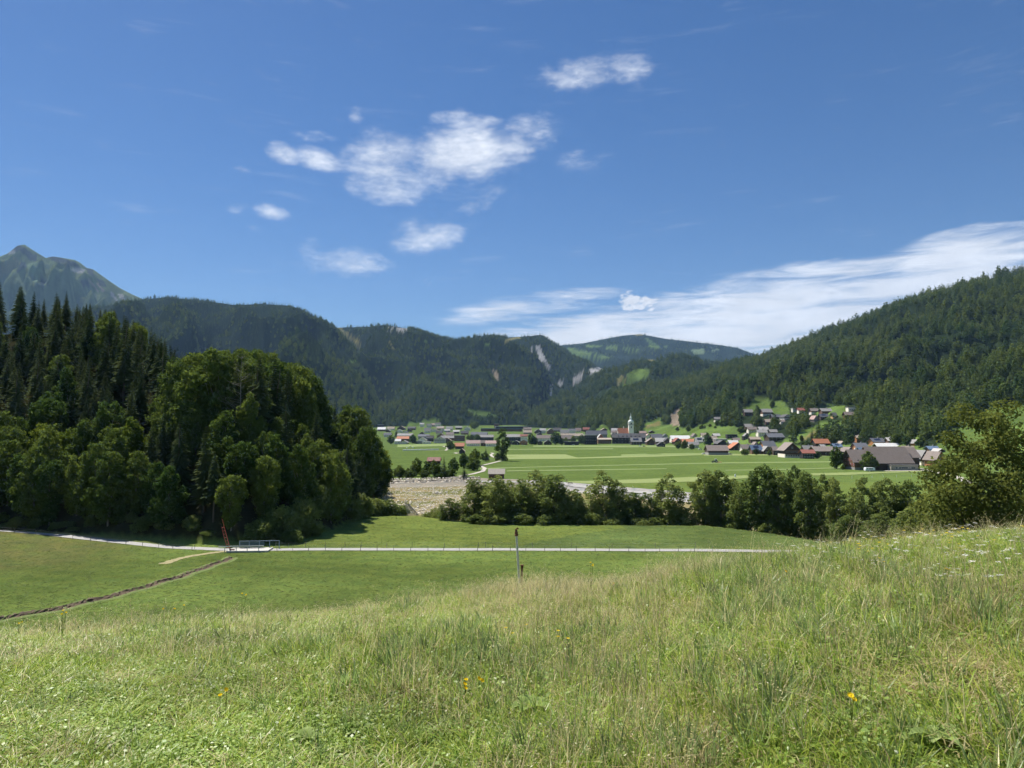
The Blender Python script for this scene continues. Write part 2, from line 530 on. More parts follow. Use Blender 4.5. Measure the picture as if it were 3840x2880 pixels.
az = np.concatenate([np.arange(-42, 42, .3), np.arange(42, 318, 3.0)])
rad = np.concatenate([np.arange(.3, 30, .5), np.arange(30, 130, 2.5), np.arange(130, 380, 1.6), np.arange(380, 1300, 14), np.geomspace(1300, 9000, 30)])
gx = rad[:, None] * np.sin(np.radians(az))[None, :]; gy = rad[:, None] * np.cos(np.radians(az))[None, :]
gz = ground_z(gx.ravel(), gy.ravel())
gv = np.stack([gx.ravel(), gy.ravel(), gz], -1)
gf = grid_faces(len(rad), len(az), True)[:, ::-1]
gme = mesh_np('ground', gv, gf, [M['ground']], smooth=True)
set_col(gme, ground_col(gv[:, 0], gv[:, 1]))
tag(obj('ground', gme), kind='structure')

# ------------------------------------------------------------------ mountains: each a ridge at its own distance with slopes before and behind
class Ridge:
    def __init__(s, name, sky, ridge, foot, seed, rough, tree=20., p=1.15, foot_z=0.0, px0=None, px1=None, gully=.48):
        s.name, s.seed, s.rough, s.p = name, seed, rough, p
        s.sky, s.ridge, s.foot = interp_pts(sky), interp_pts(ridge), interp_pts(foot)
        s.px0, s.px1, s.tree, s.foot_z, s.gully = px0, px1, tree, foot_z, gully
    def z(s, X, Y):
        X = np.asarray(X, float); Y = np.asarray(Y, float)
        px = CX + F * X / np.maximum(Y, 1.0)          # heading as a photo column
        r1, r0 = s.ridge(px), s.foot(px)
        yk = s.sky(px)
        kk = (F * st + (CY - yk) * ct) / (F * ct - (CY - yk) * st)
        zr = EYE_Z + r1 * kk - s.tree * .8
        t = (Y - r0) / (r1 - r0)
        tf = np.clip(t, -.2, 1)
        z = np.where(tf > 0, s.foot_z + (zr - s.foot_z) * np.abs(tf) ** s.p, s.foot_z + 160 * tf)
        g = fbm(X, Y, s.rough, 5, s.seed)
        gul = np.abs(fbm(X * 1.0 + .35 * Y, Y * .35, s.rough * .7, 4, s.seed + 20))
        amp = np.clip(tf * (1.0 - tf) * 4, 0, 1) ** 1.3 * (zr - s.foot_z)
        z = z + amp * (.12 * g + s.gully * (.28 - gul))
        z = np.minimum(z, EYE_Z + Y * kk - s.tree * .8 * Y / r1 - 6 * (1 - tf))      # no spur stands above the crest
        z = np.where(t > 1, zr - (t - 1) * (r1 - r0) * .55 + .0 * g, z)
        return z
    def build(s, npx, nt_, kinds):
        pxs = np.linspace(s.px0, s.px1, npx)
        ts = np.concatenate([np.linspace(-.12, 1.0, nt_), np.linspace(1.03, 1.5, 8)])
        P, T = np.meshgrid(pxs, ts)
        Y = s.foot(P) + (s.ridge(P) - s.foot(P)) * T
        X = Y * (P - CX) / F
        Z = s.z(X.ravel(), Y.ravel())
        v = np.stack([X.ravel(), Y.ravel(), Z], -1)
        f = grid_faces(len(ts), npx)
        me = mesh_np(s.name, v, f, [M['ground']], smooth=True)
        cov = cover(kinds, v)
        col = np.tile(np.array((0.028, 0.042, 0.018)), (len(v), 1)) * (1 + .3 * fbm(v[:, 0], v[:, 1], 60., 3, 3))[:, None]
        for i, (k, _) in enumerate(kinds):
            base = np.array({'meadow': (0.125, 0.185, 0.045), 'dry': (0.22, 0.20, 0.075), 'rock': (0.36, 0.35, 0.33), 'scree': (0.30, 0.24, 0.17), 'crag': (0.075, 0.082, 0.066), 'alp': (0.15, 0.185, 0.075), 'pale': (0.19, 0.25, 0.12)}[k])
            m = cov == i
            col[m] = base * (1 + .25 * fbm(v[m, 0], v[m, 1], 35., 3, 9))[:, None]
        set_col(me, col)
        tag(obj(s.name, me), kind='structure')

def in_poly(px, py, poly):
    poly = np.asarray(poly, float); ins = np.zeros(px.shape, bool)
    x0, y0 = poly[-1]
    for x1, y1 in poly:
        c = ((y1 > py) != (y0 > py)) & (px < (x0 - x1) * (py - y1) / (y0 - y1 + 1e-9) + x1)
        ins ^= c; x0, y0 = x1, y1
    return ins

def cover(kinds, v):
    px, py = proj(v[:, 0], v[:, 1], v[:, 2])
    cov = np.full(len(v), -1)
    for i, (k, poly) in enumerate(kinds):
        cov[in_poly(px, py, poly)] = i
    return cov

HILL_A = Ridge('near_hill',
    [(2060, 1640), (2150, 1600), (2180, 1560), (2220, 1512), (2270, 1473), (2313, 1451), (2432, 1430), (2514, 1419), (2595, 1402), (2704, 1364), (2731, 1350), (2850, 1328),
     (2900, 1306), (2980, 1278), (3100, 1226), (3240, 1180), (3400, 1112), (3500, 1085), (3600, 1060), (3700, 1032), (3840, 993), (4100, 930), (4700, 850)],
    [(2060, 1900), (2200, 2200), (2350, 2350), (2600, 2400), (2870, 2250), (3000, 2100), (3400, 1900), (3840, 1750), (4700, 1600)],
    [(2060, 1750), (2200, 1560), (2350, 1300), (2500, 1130), (2650, 960), (2800, 830), (3000, 720), (3200, 640), (3500, 540), (3840, 460), (4700, 420)],
    1, 260., 20., 1.08, -1.0, 2062, 4600, .20)
HILL_B = Ridge('middle_hill',
    [(1840, 1610), (1971, 1554), (2080, 1484), (2161, 1440), (2270, 1375), (2324, 1359), (2378, 1343), (2427, 1335), (2476, 1337), (2503, 1326), (2568, 1318), (2622, 1326), (2644, 1343),
     (2676, 1340), (2731, 1348), (2900, 1400), (3200, 1450)],
    [(1840, 2400), (2080, 2900), (2400, 3300), (3200, 3300)], [(1840, 2150), (2100, 2000), (2400, 1900), (3200, 1900)], 3, 320., 20., 1.0, 20., 1842, 3200)
MT_C = Ridge('forested_mountain',
    [(-700, 1240), (0, 1200), (300, 1150), (434, 1128), (521, 1111), (608, 1104), (746, 1115), (868, 1132), (972, 1128), (1076, 1134), (1128, 1149), (1198, 1189), (1259, 1224), (1300, 1262),
     (1340, 1312), (1380, 1392), (1410, 1470), (1440, 1560), (1462, 1600), (1560, 1640)],
    [(-700, 4200), (434, 4000), (1000, 3800), (1259, 3600), (1380, 3000), (1470, 2500), (1560, 2350)], [(-700, 1700), (434, 1700), (1200, 1900), (1470, 2200), (1560, 2200)], 5, 520., 22., 1.0, 22., -500, 1555)
MT_D = Ridge('cliff_mountain',
    [(1000, 1235), (1259, 1219), (1389, 1215), (1441, 1208), (1500, 1218), (1562, 1229), (1632, 1253), (1701, 1264), (1805, 1253), (1910, 1255), (1985, 1250), (2031, 1245), (2066, 1267), (2101, 1288),
     (2153, 1328), (2257, 1372), (2400, 1450), (2600, 1520)],
    [(1000, 4700), (1600, 4700), (2031, 4400), (2257, 4700), (2600, 4700)], [(1000, 2350), (1500, 2250), (1900, 2400), (2600, 2600)], 7, 560., 22., 0.9, 30., 1050, 2560)
MT_E = Ridge('distant_mountain',
    [(1900, 1360), (2050, 1300), (2109, 1288), (2187, 1281), (2257, 1267), (2330, 1253), (2404, 1246), (2500, 1264), (2604, 1276), (2708, 1288), (2770, 1298), (2812, 1314), (2950, 1360), (3300, 1420)],
    [(1900, 7600), (3300, 7600)], [(1900, 4600), (3300, 4600)], 9, 900., 24., 1.0, 150., 1950, 3200)
MT_F = Ridge('rocky_peak',
    [(-700, 1180), (-300, 1060), (-100, 990), (0, 950), (39, 919), (65, 916), (87, 930), (108, 943), (148, 966), (174, 960), (208, 965), (256, 973), (278, 983), (304, 1003), (330, 1009), (356, 1027),
     (391, 1051), (434, 1079), (477, 1101), (512, 1116), (620, 1170), (800, 1260)],
    [(-700, 6600), (800, 6600)], [(-700, 4400), (800, 4400)], 11, 420., 4., 0.9, 250., -600, 780, .45)

COV_A = [('meadow', [(2396, 1640), (2404, 1608), (2425, 1580), (2482, 1562), (2484, 1592), (2520, 1592), (2560, 1603), (2600, 1602), (2640, 1589), (2665, 1577), (2690, 1580), (2725, 1594), (2782, 1600), (2800, 1640), (2790, 1680), (2380, 1680)]),
         ('scree', [(2506, 1574), (2535, 1528), (2549, 1538), (2556, 1597), (2520, 1596)]),
         ('dry', [(2420, 1596), (2478, 1578), (2480, 1594), (2424, 1604)]),
         ('meadow', [(2812, 1523), (2822, 1500), (2829, 1483), (2843, 1483), (2849, 1497), (2881, 1497), (2890, 1507), (2939, 1503), (2945, 1523), (2965, 1529), (2965, 1556), (2893, 1562), (2864, 1545), (2760, 1560), (2786, 1536)]),
         ('meadow', [(3052, 1529), (3110, 1522), (3167, 1522), (3200, 1529), (3190, 1560), (3060, 1560)]),
         ('meadow', [(2930, 1662), (2945, 1642), (2988, 1625), (3011, 1610), (3052, 1599), (3089, 1581), (3162, 1576), (3153, 1590), (3095, 1605), (3081, 1616), (3023, 1639), (2994, 1662)]),
         ('dry', [(3000, 1645), (3060, 1615), (3070, 1622), (3010, 1655)]),
         ('meadow', [(3168, 1610), (3230, 1585), (3242, 1590), (3180, 1618)]),
         ('meadow', [(3480, 1700), (3540, 1640), (3600, 1600), (3650, 1562), (3700, 1540), (3760, 1525), (3850, 1514), (4600, 1450), (4600, 1800), (3480, 1800)]),
         ('meadow', [(3400, 1700), (3420, 1640), (3455, 1625), (3470, 1655), (3500, 1700)]),
         ('meadow', [(2230, 1610), (2260, 1590), (2285, 1600), (2290, 1640), (2230, 1640)]),
         ('meadow', [(2222, 1538), (2250, 1520), (2252, 1530), (2226, 1548)]),
         ('meadow', [(2380, 1700), (2380, 1640), (2560, 1650), (2790, 1640), (2860, 1600), (2900, 1655), (2990, 1668), (3480, 1668), (3700, 1800), (2380, 1720)])]
COV_B = [('meadow', [(2313, 1446), (2313, 1424), (2351, 1402), (2384, 1383), (2432, 1383), (2432, 1413), (2378, 1435), (2351, 1446)]),
         ('dry', [(2310, 1446), (2313, 1420), (2350, 1402), (2352, 1416), (2330, 1440)]),
         ('dry', [(2427, 1337), (2466, 1342), (2449, 1356), (2427, 1356)])]
STRIP = [(1262, 1226), (1275, 1226), (1297, 1244), (1323, 1262), (1344, 1275), (1357, 1289), (1355, 1304), (1334, 1288), (1310, 1272), (1288, 1255)]
COV_C = [('dry', STRIP), ('meadow', [(1310, 1352), (1338, 1349), (1338, 1358), (1320, 1370)]),
         ('meadow', [(1440, 1610), (1420, 1565), (1445, 1560), (1480, 1585), (1480, 1612)])]
COV_D = [('dry', STRIP),
         ('rock', [(2006, 1295), (2025, 1297), (2044, 1343), (2050, 1362), (2028, 1356), (2012, 1321)]), ('rock', [(1990, 1300), (1999, 1300), (1999, 1325), (1992, 1320)]),
         ('rock', [(2060, 1438), (2072, 1447), (2074, 1486), (2060, 1484), (2064, 1462)]), ('rock', [(2146, 1415), (2190, 1395), (2180, 1425), (2146, 1446)]),
         ('rock', [(2206, 1388), (2272, 1365), (2272, 1382), (2219, 1404)]), ('scree', [(1846, 1386), (1866, 1394), (1871, 1432), (1855, 1424)]),
         ('rock', [(2040, 1360), (2050, 1360), (2072, 1372), (2060, 1382), (2046, 1376)]), ('rock', [(2090, 1430), (2112, 1428), (2106, 1450), (2092, 1446)]),
         ('meadow', [(1813, 1292), (1840, 1282), (1836, 1294), (1815, 1296)]), ('dry', [(1885, 1275), (1910, 1268), (1952, 1262), (1954, 1268), (1895, 1280)]),
         ('rock', [(1452, 1224), (1530, 1232), (1528, 1240), (1456, 1236)]), ('dry', [(1455, 1280), (1462, 1282), (1482, 1310), (1478, 1314)]),
         ('meadow', [(1590, 1276), (1600, 1275), (1604, 1288), (1594, 1288)]), ('meadow', [(1614, 1276), (1622, 1274), (1630, 1282), (1618, 1283)]),
         ('meadow', [(1738, 1528), (1775, 1540), (1830, 1545), (1866, 1556), (1850, 1562), (1800, 1560), (1760, 1545)]), ('dry', [(1910, 1538), (1930, 1546), (1964, 1552), (1940, 1554)]),
         ('meadow', [(1526, 1590), (1560, 1581), (1620, 1573), (1650, 1576), (1660, 1604), (1526, 1620)])]
COV_E = [('meadow', [(2123, 1305), (2135, 1302), (2221, 1324), (2286, 1338), (2295, 1346), (2210, 1344), (2150, 1338)]), ('meadow', [(2196, 1292), (2259, 1296), (2254, 1304), (2199, 1301)]),
         ('meadow', [(2268, 1298), (2313, 1298), (2313, 1312), (2272, 1311)]), ('meadow', [(2335, 1302), (2400, 1307), (2396, 1318), (2340, 1311)]),
         ('meadow', [(2420, 1266), (2432, 1270), (2476, 1302), (2470, 1308), (2438, 1304)]), ('dry', [(2370, 1250), (2405, 1247), (2412, 1259), (2378, 1257)]),
         ('meadow', [(2490, 1294), (2502, 1294), (2503, 1304), (2492, 1305)]), ('meadow', [(2510, 1295), (2540, 1293), (2536, 1300), (2514, 1301)]),
         ('pale', [(2588, 1310), (2640, 1308), (2646, 1330), (2604, 1326)]), ('pale', [(2665, 1308), (2698, 1310), (2694, 1316), (2668, 1314)])]
COV_F = [('alp', [(-800, 800), (900, 800), (900, 1500), (-800, 1500)]),
         ('rock', [(22, 946), (30, 934), (62, 938), (66, 948), (40, 952)]), ('rock', [(262, 1008), (300, 1004), (322, 1012), (308, 1026), (280, 1022)]),
         ('scree', [(330, 1050), (336, 1046), (372, 1090), (366, 1094)]), ('scree', [(360, 1060), (366, 1058), (392, 1090), (386, 1094)]),
         ('rock', [(410, 1096), (420, 1094), (446, 1130), (436, 1134)]), ('rock', [(440, 1100), (462, 1104), (470, 1124), (456, 1128)]),
         ('crag', [(0, 948), (39, 914), (65, 913), (87, 927), (139, 961), (139, 980), (113, 976), (82, 945), (70, 936), (66, 950), (52, 934), (9, 954)]), ('crag', [(78, 976), (104, 989), (108, 1000), (87, 1000), (65, 1028), (61, 1019)]),
         ('crag', [(165, 958), (208, 962), (278, 980), (299, 1002), (262, 1000), (243, 988), (208, 984)]), ('crag', [(323, 1005), (347, 1011), (354, 1034), (330, 1028)]), ('crag', [(117, 998), (152, 1024), (154, 1034), (126, 1015)]),
         ('crag', [(150, 1052), (176, 1048), (180, 1066), (156, 1066)]), ('crag', [(300, 1050), (330, 1046), (340, 1080), (310, 1078)]), ('crag', [(360, 1040), (392, 1056), (400, 1078), (374, 1070)]),
         ('dry', [(0, 990), (60, 960), (78, 990), (30, 1030), (0, 1040)]),
         ('pale', [(96, 990), (140, 985), (170, 1040), (130, 1060)])]
HILL_A.build(330, 110, COV_A); HILL_B.build(160, 70, COV_B); MT_C.build(240, 100, COV_C); MT_D.build(260, 110, COV_D); MT_E.build(180, 60, COV_E); MT_F.build(300, 120, COV_F)

def surface_z(X, Y):
    z = ground_z(X, Y)
    return np.maximum(z, np.where(np.asarray(Y) > 400, HILL_A.z(X, Y), -50))

def locate(px, py, ymin=200.0, ymax=3000.0):
    """First point of the land (valley floor or near hill) on the line of sight through a photo pixel."""
    a, b, c = ray(px, py)
    Y = np.geomspace(ymin, ymax, 3000); k = Y / b
    X, Z = a * k, EYE_Z + c * k
    s = surface_z(X, Y)
    hit = np.nonzero(Z <= s)[0]
    i = hit[0] if len(hit) else len(Y) - 1
    return (float(X[i]), float(Y[i]), float(s[i]))

# ================================================================== TREES: prototypes
def leaf_quads(c, nrm, size, rg, asp=0.6, fold=0.25):
    """Diamond leaf clumps at centres c facing nrm."""
    n = len(c)
    r_ = rg.normal(size=(n, 3)); t = np.cross(nrm, r_); t /= np.linalg.norm(t, axis=1, keepdims=True) + 1e-9
    b = np.cross(nrm, t)
    L = size[:, None]
    v = np.stack([c - t * L * .5, c + b * L * .5 * asp + nrm * L * fold * rg.uniform(-1, 1, (n, 1)), c + t * L * .5, c - b * L * .5 * asp + nrm * L * fold * rg.uniform(-1, 1, (n, 1))], 1).reshape(-1, 3)
    return v, np.arange(n * 4).reshape(-1, 4)

def unit(v): return v / (np.linalg.norm(v, axis=-1, keepdims=True) + 1e-9)

def crown_broad(seed, H, Rr, base, nlobe, nleaf, size, lobe_r=(.22, .42), up=.35, fill=.55, prof=((0, .55), (.12, .8), (.35, 1.0), (.6, .88), (.82, .55), (1, .12))):
    """Leaves on the shells of many lobes packed into a crown of the given profile; uneven outline with gaps."""
    rg = np.random.default_rng(seed)
    pa = np.array(prof); lob = []
    hh = np.linspace(0, 1, 200); cw = np.cumsum(np.interp(hh, pa[:, 0], pa[:, 1]) ** 1.6 + .12); cw /= cw[-1]
    for k in range(nlobe):
        h = float(np.interp((k + rg.uniform(0, 1)) / nlobe, cw, hh))
        rr = Rr * np.interp(h, pa[:, 0], pa[:, 1]) * math.sqrt(rg.uniform(.12, 1)) * .78
        a = k * 2.4 + rg.normal() * .5
        lob.append((rr * math.cos(a), rr * math.sin(a), base + (H - base) * (.06 + .88 * h), rg.uniform(*lobe_r) * Rr * (1.05 - .35 * h)))
    lob = np.array(lob)
    w = lob[:, 3] ** 2; idx = rg.choice(len(lob), nleaf, p=w / w.sum())
    d = unit(rg.normal(size=(nleaf, 3)) + np.array((0, 0, .2)))
    rr = lob[idx, 3] * (fill + (1.05 - fill) * rg.uniform(0, 1, nleaf) ** .7) * np.where(rg.uniform(0, 1, nleaf) < .16, rg.uniform(1.05, 1.45, nleaf), 1)
    c = lob[idx, :3] + d * rr[:, None] * np.array((1, 1, .8))
    zt, zb = np.percentile(c[:, 2], 99.7), np.percentile(c[:, 2], .3)
    c[:, 2] = base + (c[:, 2] - zb) / (zt - zb) * (H - base)
    k = Rr / np.percentile(np.hypot(c[:, 0], c[:, 1]), 98.5); c[:, :2] *= k; lob[:, :2] *= k
    nrm = unit(d * .6 + rg.normal(size=(nleaf, 3)) * .7 + np.array((0, 0, up)))
    s = size * rg.uniform(.55, 1.35, nleaf)
    v, f = leaf_quads(c, nrm, s, rg)
    return v, f, lob

def trunk_mesh(name, H, r0, lob, rg, mat, n=6, limbs=10, lean=.02):
    b = MB()
    pts = [(0, 0, -0.6), (0, 0, H * .15), (rg.normal() * lean * H, rg.normal() * lean * H, H * .45), (rg.normal() * lean * H, rg.normal() * lean * H, H * .8)]
    b.tube(pts, [r0 * 1.25, r0, r0 * .65, r0 * .15], n)
    if lob is not None:
        for i in rg.choice(len(lob), min(limbs, len(lob)), replace=False):
            x, y, z, q = lob[i]
            zs = max(H * .12, min(H * .6, z * .55)); p0 = Vector((0, 0, zs)); p1 = Vector((x, y, z))
            mid = p0.lerp(p1, .5) + Vector((0, 0, -.03 * H))
            b.tube([p0, mid, p1], [r0 * .45, r0 * .28, r0 * .08], 5, cap=False)
    return b.mesh(name, mat)

def spruce_leaf(seed, H, Rr, base, whorls, nb, segs, droop=.35, gap=.0):
    """Drooping needle sprays along whorled branches."""
    rg = np.random.default_rng(seed); cs, ns, ss = [], [], []
    vs = []
    for w in range(whorls):
        h = base + (H - base) * (w / whorls) ** .92
        k = 1 - (h - base) / (H - base)
        L = Rr * (k ** .85) * rg.uniform(.75, 1.1) + .15
        m = max(4, int(nb * (.45 + .55 * k)))
        a0 = rg.uniform(0, 6.28)
        for j in range(m):
            if rg.uniform() < gap: continue
            a = a0 + 6.283 * j / m + rg.normal() * .18
            Lb = L * rg.uniform(.7, 1.12); d = np.array((math.cos(a), math.sin(a), 0)); sd = np.array((-d[1], d[0], 0))
            for q in range(segs):
                t0, t1 = q / segs, (q + 1.25) / segs
                z0 = h + .1 * Lb - droop * Lb * t0 ** 1.5; z1 = h + .1 * Lb - droop * Lb * min(t1, 1.1) ** 1.5 + .08 * Lb * (t1 > 1)
                wd = Lb * .21 * (1.25 - t0) + .08
                p0 = d * Lb * t0; p1 = d * Lb * min(t1, 1.05)
                dz = -wd * .55
                vs.append([(p0[0] + sd[0] * wd, p0[1] + sd[1] * wd, z0 + dz), (p0[0], p0[1], z0 + .05), (p1[0], p1[1], z1), (p1[0] + sd[0] * wd * .55, p1[1] + sd[1] * wd * .55, z1 + dz)])
                vs.append([(p0[0], p0[1], z0 + .05), (p0[0] - sd[0] * wd, p0[1] - sd[1] * wd, z0 + dz), (p1[0] - sd[0] * wd * .55, p1[1] - sd[1] * wd * .55, z1 + dz), (p1[0], p1[1], z1)])
    v = np.array(vs).reshape(-1, 3)
    return v, np.arange(len(v)).reshape(-1, 4)

PROTO = {}      # kind -> list of (crown mesh, trunk mesh, height, radius)
def reg(kind, v, f, tm, H, Rr, mat):
    PROTO.setdefault(kind, []).append((mesh_np('crown', v, f, [mat]), tm, H, Rr))

WOODP = [((0, .35), (.2, .75), (.45, 1.0), (.7, .92), (.88, .6), (1, .25)), ((0, .5), (.15, .85), (.4, 1.0), (.65, .8), (.85, .5), (1, .15)), ((0, .2), (.3, .55), (.6, 1.0), (.8, .9), (.93, .6), (1, .3)),
         ((0, .4), (.25, 1.0), (.45, .8), (.6, .95), (.8, .6), (1, .2)), ((0, .6), (.2, .9), (.45, .85), (.6, .6), (.75, .7), (.9, .4), (1, .1))]
for i in range(5):     # tall woodland broadleaf, 20 m
    rg = np.random.default_rng(100 + i)
    v, f, lob = crown_broad(100 + i, 20, 6.0, 1.0, 120, 8500, .74, (.13, .28), fill=.4, prof=WOODP[i])
    reg('wood', v, f, trunk_mesh('trunk', 20, .28, lob, rg, M['bark_pale']), 20, 6.0, M['leaf'])
for i in range(2):
    rg = np.random.default_rng(130 + i)
    v, f, lob = crown_broad(130 + i, 20, 6.0, 1.0, 120, 8500, .74, (.13, .28), fill=.4, prof=WOODP[i + 1])
    reg('wood_light', v, f, trunk_mesh('trunk', 20, .28, lob, rg, M['bark_pale']), 20, 6.0, M['leaf_light'])
for i in range(4):     # riverside willow / alder, 13 m, leafy almost to the ground
    rg = np.random.default_rng(160 + i)
    v, f, lob = crown_broad(160 + i, 13, 3.6, .0, 70, 9000, .42, (.2, .38), fill=.45, prof=((0, .85), (.15, 1.0), (.4, .98), (.65, .8), (.85, .5), (1, .12)))
    reg('row', v, f, trunk_mesh('trunk', 13, .2, lob, rg, M['bark']), 13, 3.4, M['leaf_row'])
for i in range(3):     # ash-like trees with bare lower stems
    rg = np.random.default_rng(190 + i)
    v, f, lob = crown_broad(190 + i, 14, 3.2, .8, 74, 8000, .42, (.17, .34), fill=.45, prof=((0, .35), (.2, .6), (.45, 1.0), (.7, .9), (.88, .55), (1, .15)))
    reg('ash', v, f, trunk_mesh('trunk', 14, .17, lob, rg, M['bark_pale'], limbs=16), 14, 3.0, M['leaf_row'])
for i in range(3):     # shrubs, 3 m
    rg = np.random.default_rng(220 + i)
    v, f, lob = crown_broad(220 + i, 3.2, 2.0, .0, 22, 3600, .26, (.3, .48), prof=((0, .95), (.4, 1), (.7, .8), (1, .3)))
    reg('shrub', v, f, trunk_mesh('trunk', 2.4, .06, lob, rg, M['bark'], limbs=5), 3.2, 2.0, M['leaf_row'])
for i in range(4):     # spruce, 22 m
    rg = np.random.default_rng(250 + i)
    v, f = spruce_leaf(250 + i, 22, 3.4, 3.0 if i < 3 else 8.0, 34, 12, 4, .42, .12 if i < 3 else .3)
    reg('spruce', v, f, trunk_mesh('trunk', 24, .24, None, rg, M['bark']), 22, 3.4, M['needle'])
for i in range(4):     # village and field trees, 12 m, fewer faces
    rg = np.random.default_rng(280 + i)
    v, f, lob = crown_broad(280 + i, 12, 4.2, 1.0, 26, 1900, .95, (.26, .44))
    reg('village', v, f, trunk_mesh('trunk', 12, .25, lob, rg, M['bark'], limbs=6), 12, 4.2, M['leaf'])
v, f, lob = crown_broad(300, 12, 4.2, 1.0, 26, 1900, .95, (.26, .44))
reg('village_light', v, f, trunk_mesh('trunk', 12, .25, lob, np.random.default_rng(300), M['bark'], limbs=6), 12, 4.2, M['leaf_light'])
v, f, lob = crown_broad(310, 24, 4.6, .6, 60, 5200, .66, (.16, .34), prof=((0, .5), (.12, .62), (.26, .55), (.34, .95), (.55, 1.0), (.8, .7), (1, .2)))
reg('poplar', v, f, trunk_mesh('trunk', 23, .4, lob, np.random.default_rng(310), M['bark'], limbs=20), 24, 4.6, M['leaf'])
v, f = spruce_leaf(320, 16, 3.4, .8, 20, 10, 3, .4, .08)
reg('village_spruce', v, f, trunk_mesh('trunk', 16, .2, None, np.random.default_rng(320), M['bark']), 16, 3.4, M['needle'])

NAMES = {'wood': 'broadleaf_tree', 'wood_light': 'broadleaf_tree', 'row': 'willow_tree', 'ash': 'ash_tree', 'shrub': 'shrub', 'spruce': 'spruce_tree', 'village': 'broadleaf_tree',
         'village_light': 'broadleaf_tree', 'poplar': 'poplar_tree', 'village_spruce': 'spruce_tree'}
def tree(kind, loc, h, w=None, label='', group=None, cat='tree', i=None, mat=None):
    pl = PROTO[kind]; cm, tm, H, Rr = pl[(i if i is not None else random.randrange(len(pl))) % len(pl)]
    sz = h / H; sx = (w / 2 / Rr) if w else sz
    t = thing(NAMES[kind], label, 'shrub' if kind == 'shrub' else cat, loc, random.uniform(0, 6.28), group, (sx, sx * random.uniform(.9, 1.1), sz))
    obj('crown', cm, t); obj('trunk', tm, t)
    return t

# ------------------------------------------------------------------ distant forest: one mass per slope
far_col = bpy.data.collections.new('far_tree_kinds')     # never linked to the scene
def far_proto(name, kind, seed):
    rg = np.random.default_rng(seed)
    if kind == 'b':
        v, f, lob = crown_broad(seed, 18, 5.6, .5, 16, 380, 2.0, (.3, .5))
        mat = M['far_leaf']
    else:
        v, f = spruce_leaf(seed, 23, 3.6, 1.5, 11, 7, 2, .45, .05); mat = M['far_needle']
    far_col.objects.link(bpy.data.objects.new(name, mesh_np(name, v, f, [mat])))
for i in range(4): far_proto('far_a_broad_%d' % i, 'b', 400 + i)
for i in range(3): far_proto('far_b_spruce_%d' % i, 's', 420 + i)

def instancer(coll):
    ng = bpy.data.node_groups.new('scatter_' + coll.name, 'GeometryNodeTree')
    ng.interface.new_socket('Geometry', in_out='INPUT', socket_type='NodeSocketGeometry')
    ng.interface.new_socket('Geometry', in_out='OUTPUT', socket_type='NodeSocketGeometry')
    gi, go = ng.nodes.new('NodeGroupInput'), ng.nodes.new('NodeGroupOutput')
    ip = ng.nodes.new('GeometryNodeInstanceOnPoints'); ci = ng.nodes.new('GeometryNodeCollectionInfo')
    ci.inputs['Collection'].default_value = coll
    ci.inputs['Separate Children'].default_value = True; ci.inputs['Reset Children'].default_value = True
    ip.inputs['Pick Instance'].default_value = True
    for nm, ty, sk in (('idx', 'INT', 'Instance Index'), ('rot', 'FLOAT_VECTOR', 'Rotation'), ('scl', 'FLOAT_VECTOR', 'Scale')):
        na = ng.nodes.new('GeometryNodeInputNamedAttribute'); na.data_type = ty; na.inputs['Name'].default_value = nm
        ng.links.new(na.outputs[0], ip.inputs[sk])
    ng.links.new(gi.outputs[0], ip.inputs['Points']); ng.links.new(ci.outputs[0], ip.inputs['Instance']); ng.links.new(ip.outputs[0], go.inputs[0])
    return ng

def scatter(name, coll, pos, idx, rot, scl, label, cat):
    me = bpy.data.meshes.new(name); me.vertices.add(len(pos)); me.vertices.foreach_set('co', np.asarray(pos, np.float32).ravel())
    a = me.attributes.new('idx', 'INT', 'POINT'); a.data.foreach_set('value', np.asarray(idx, np.int32))
    a = me.attributes.new('rot', 'FLOAT_VECTOR', 'POINT'); a.data.foreach_set('vector', np.asarray(rot, np.float32).ravel())
    a = me.attributes.new('scl', 'FLOAT_VECTOR', 'POINT'); a.data.foreach_set('vector', np.asarray(scl, np.float32).ravel())
    me.update()
    o = obj(name, me); md = o.modifiers.new('scatter', 'NODES'); md.node_group = INST[coll.name]
    return tag(o, label, cat, kind='stuff')
INST = {far_col.name: instancer(far_col)}

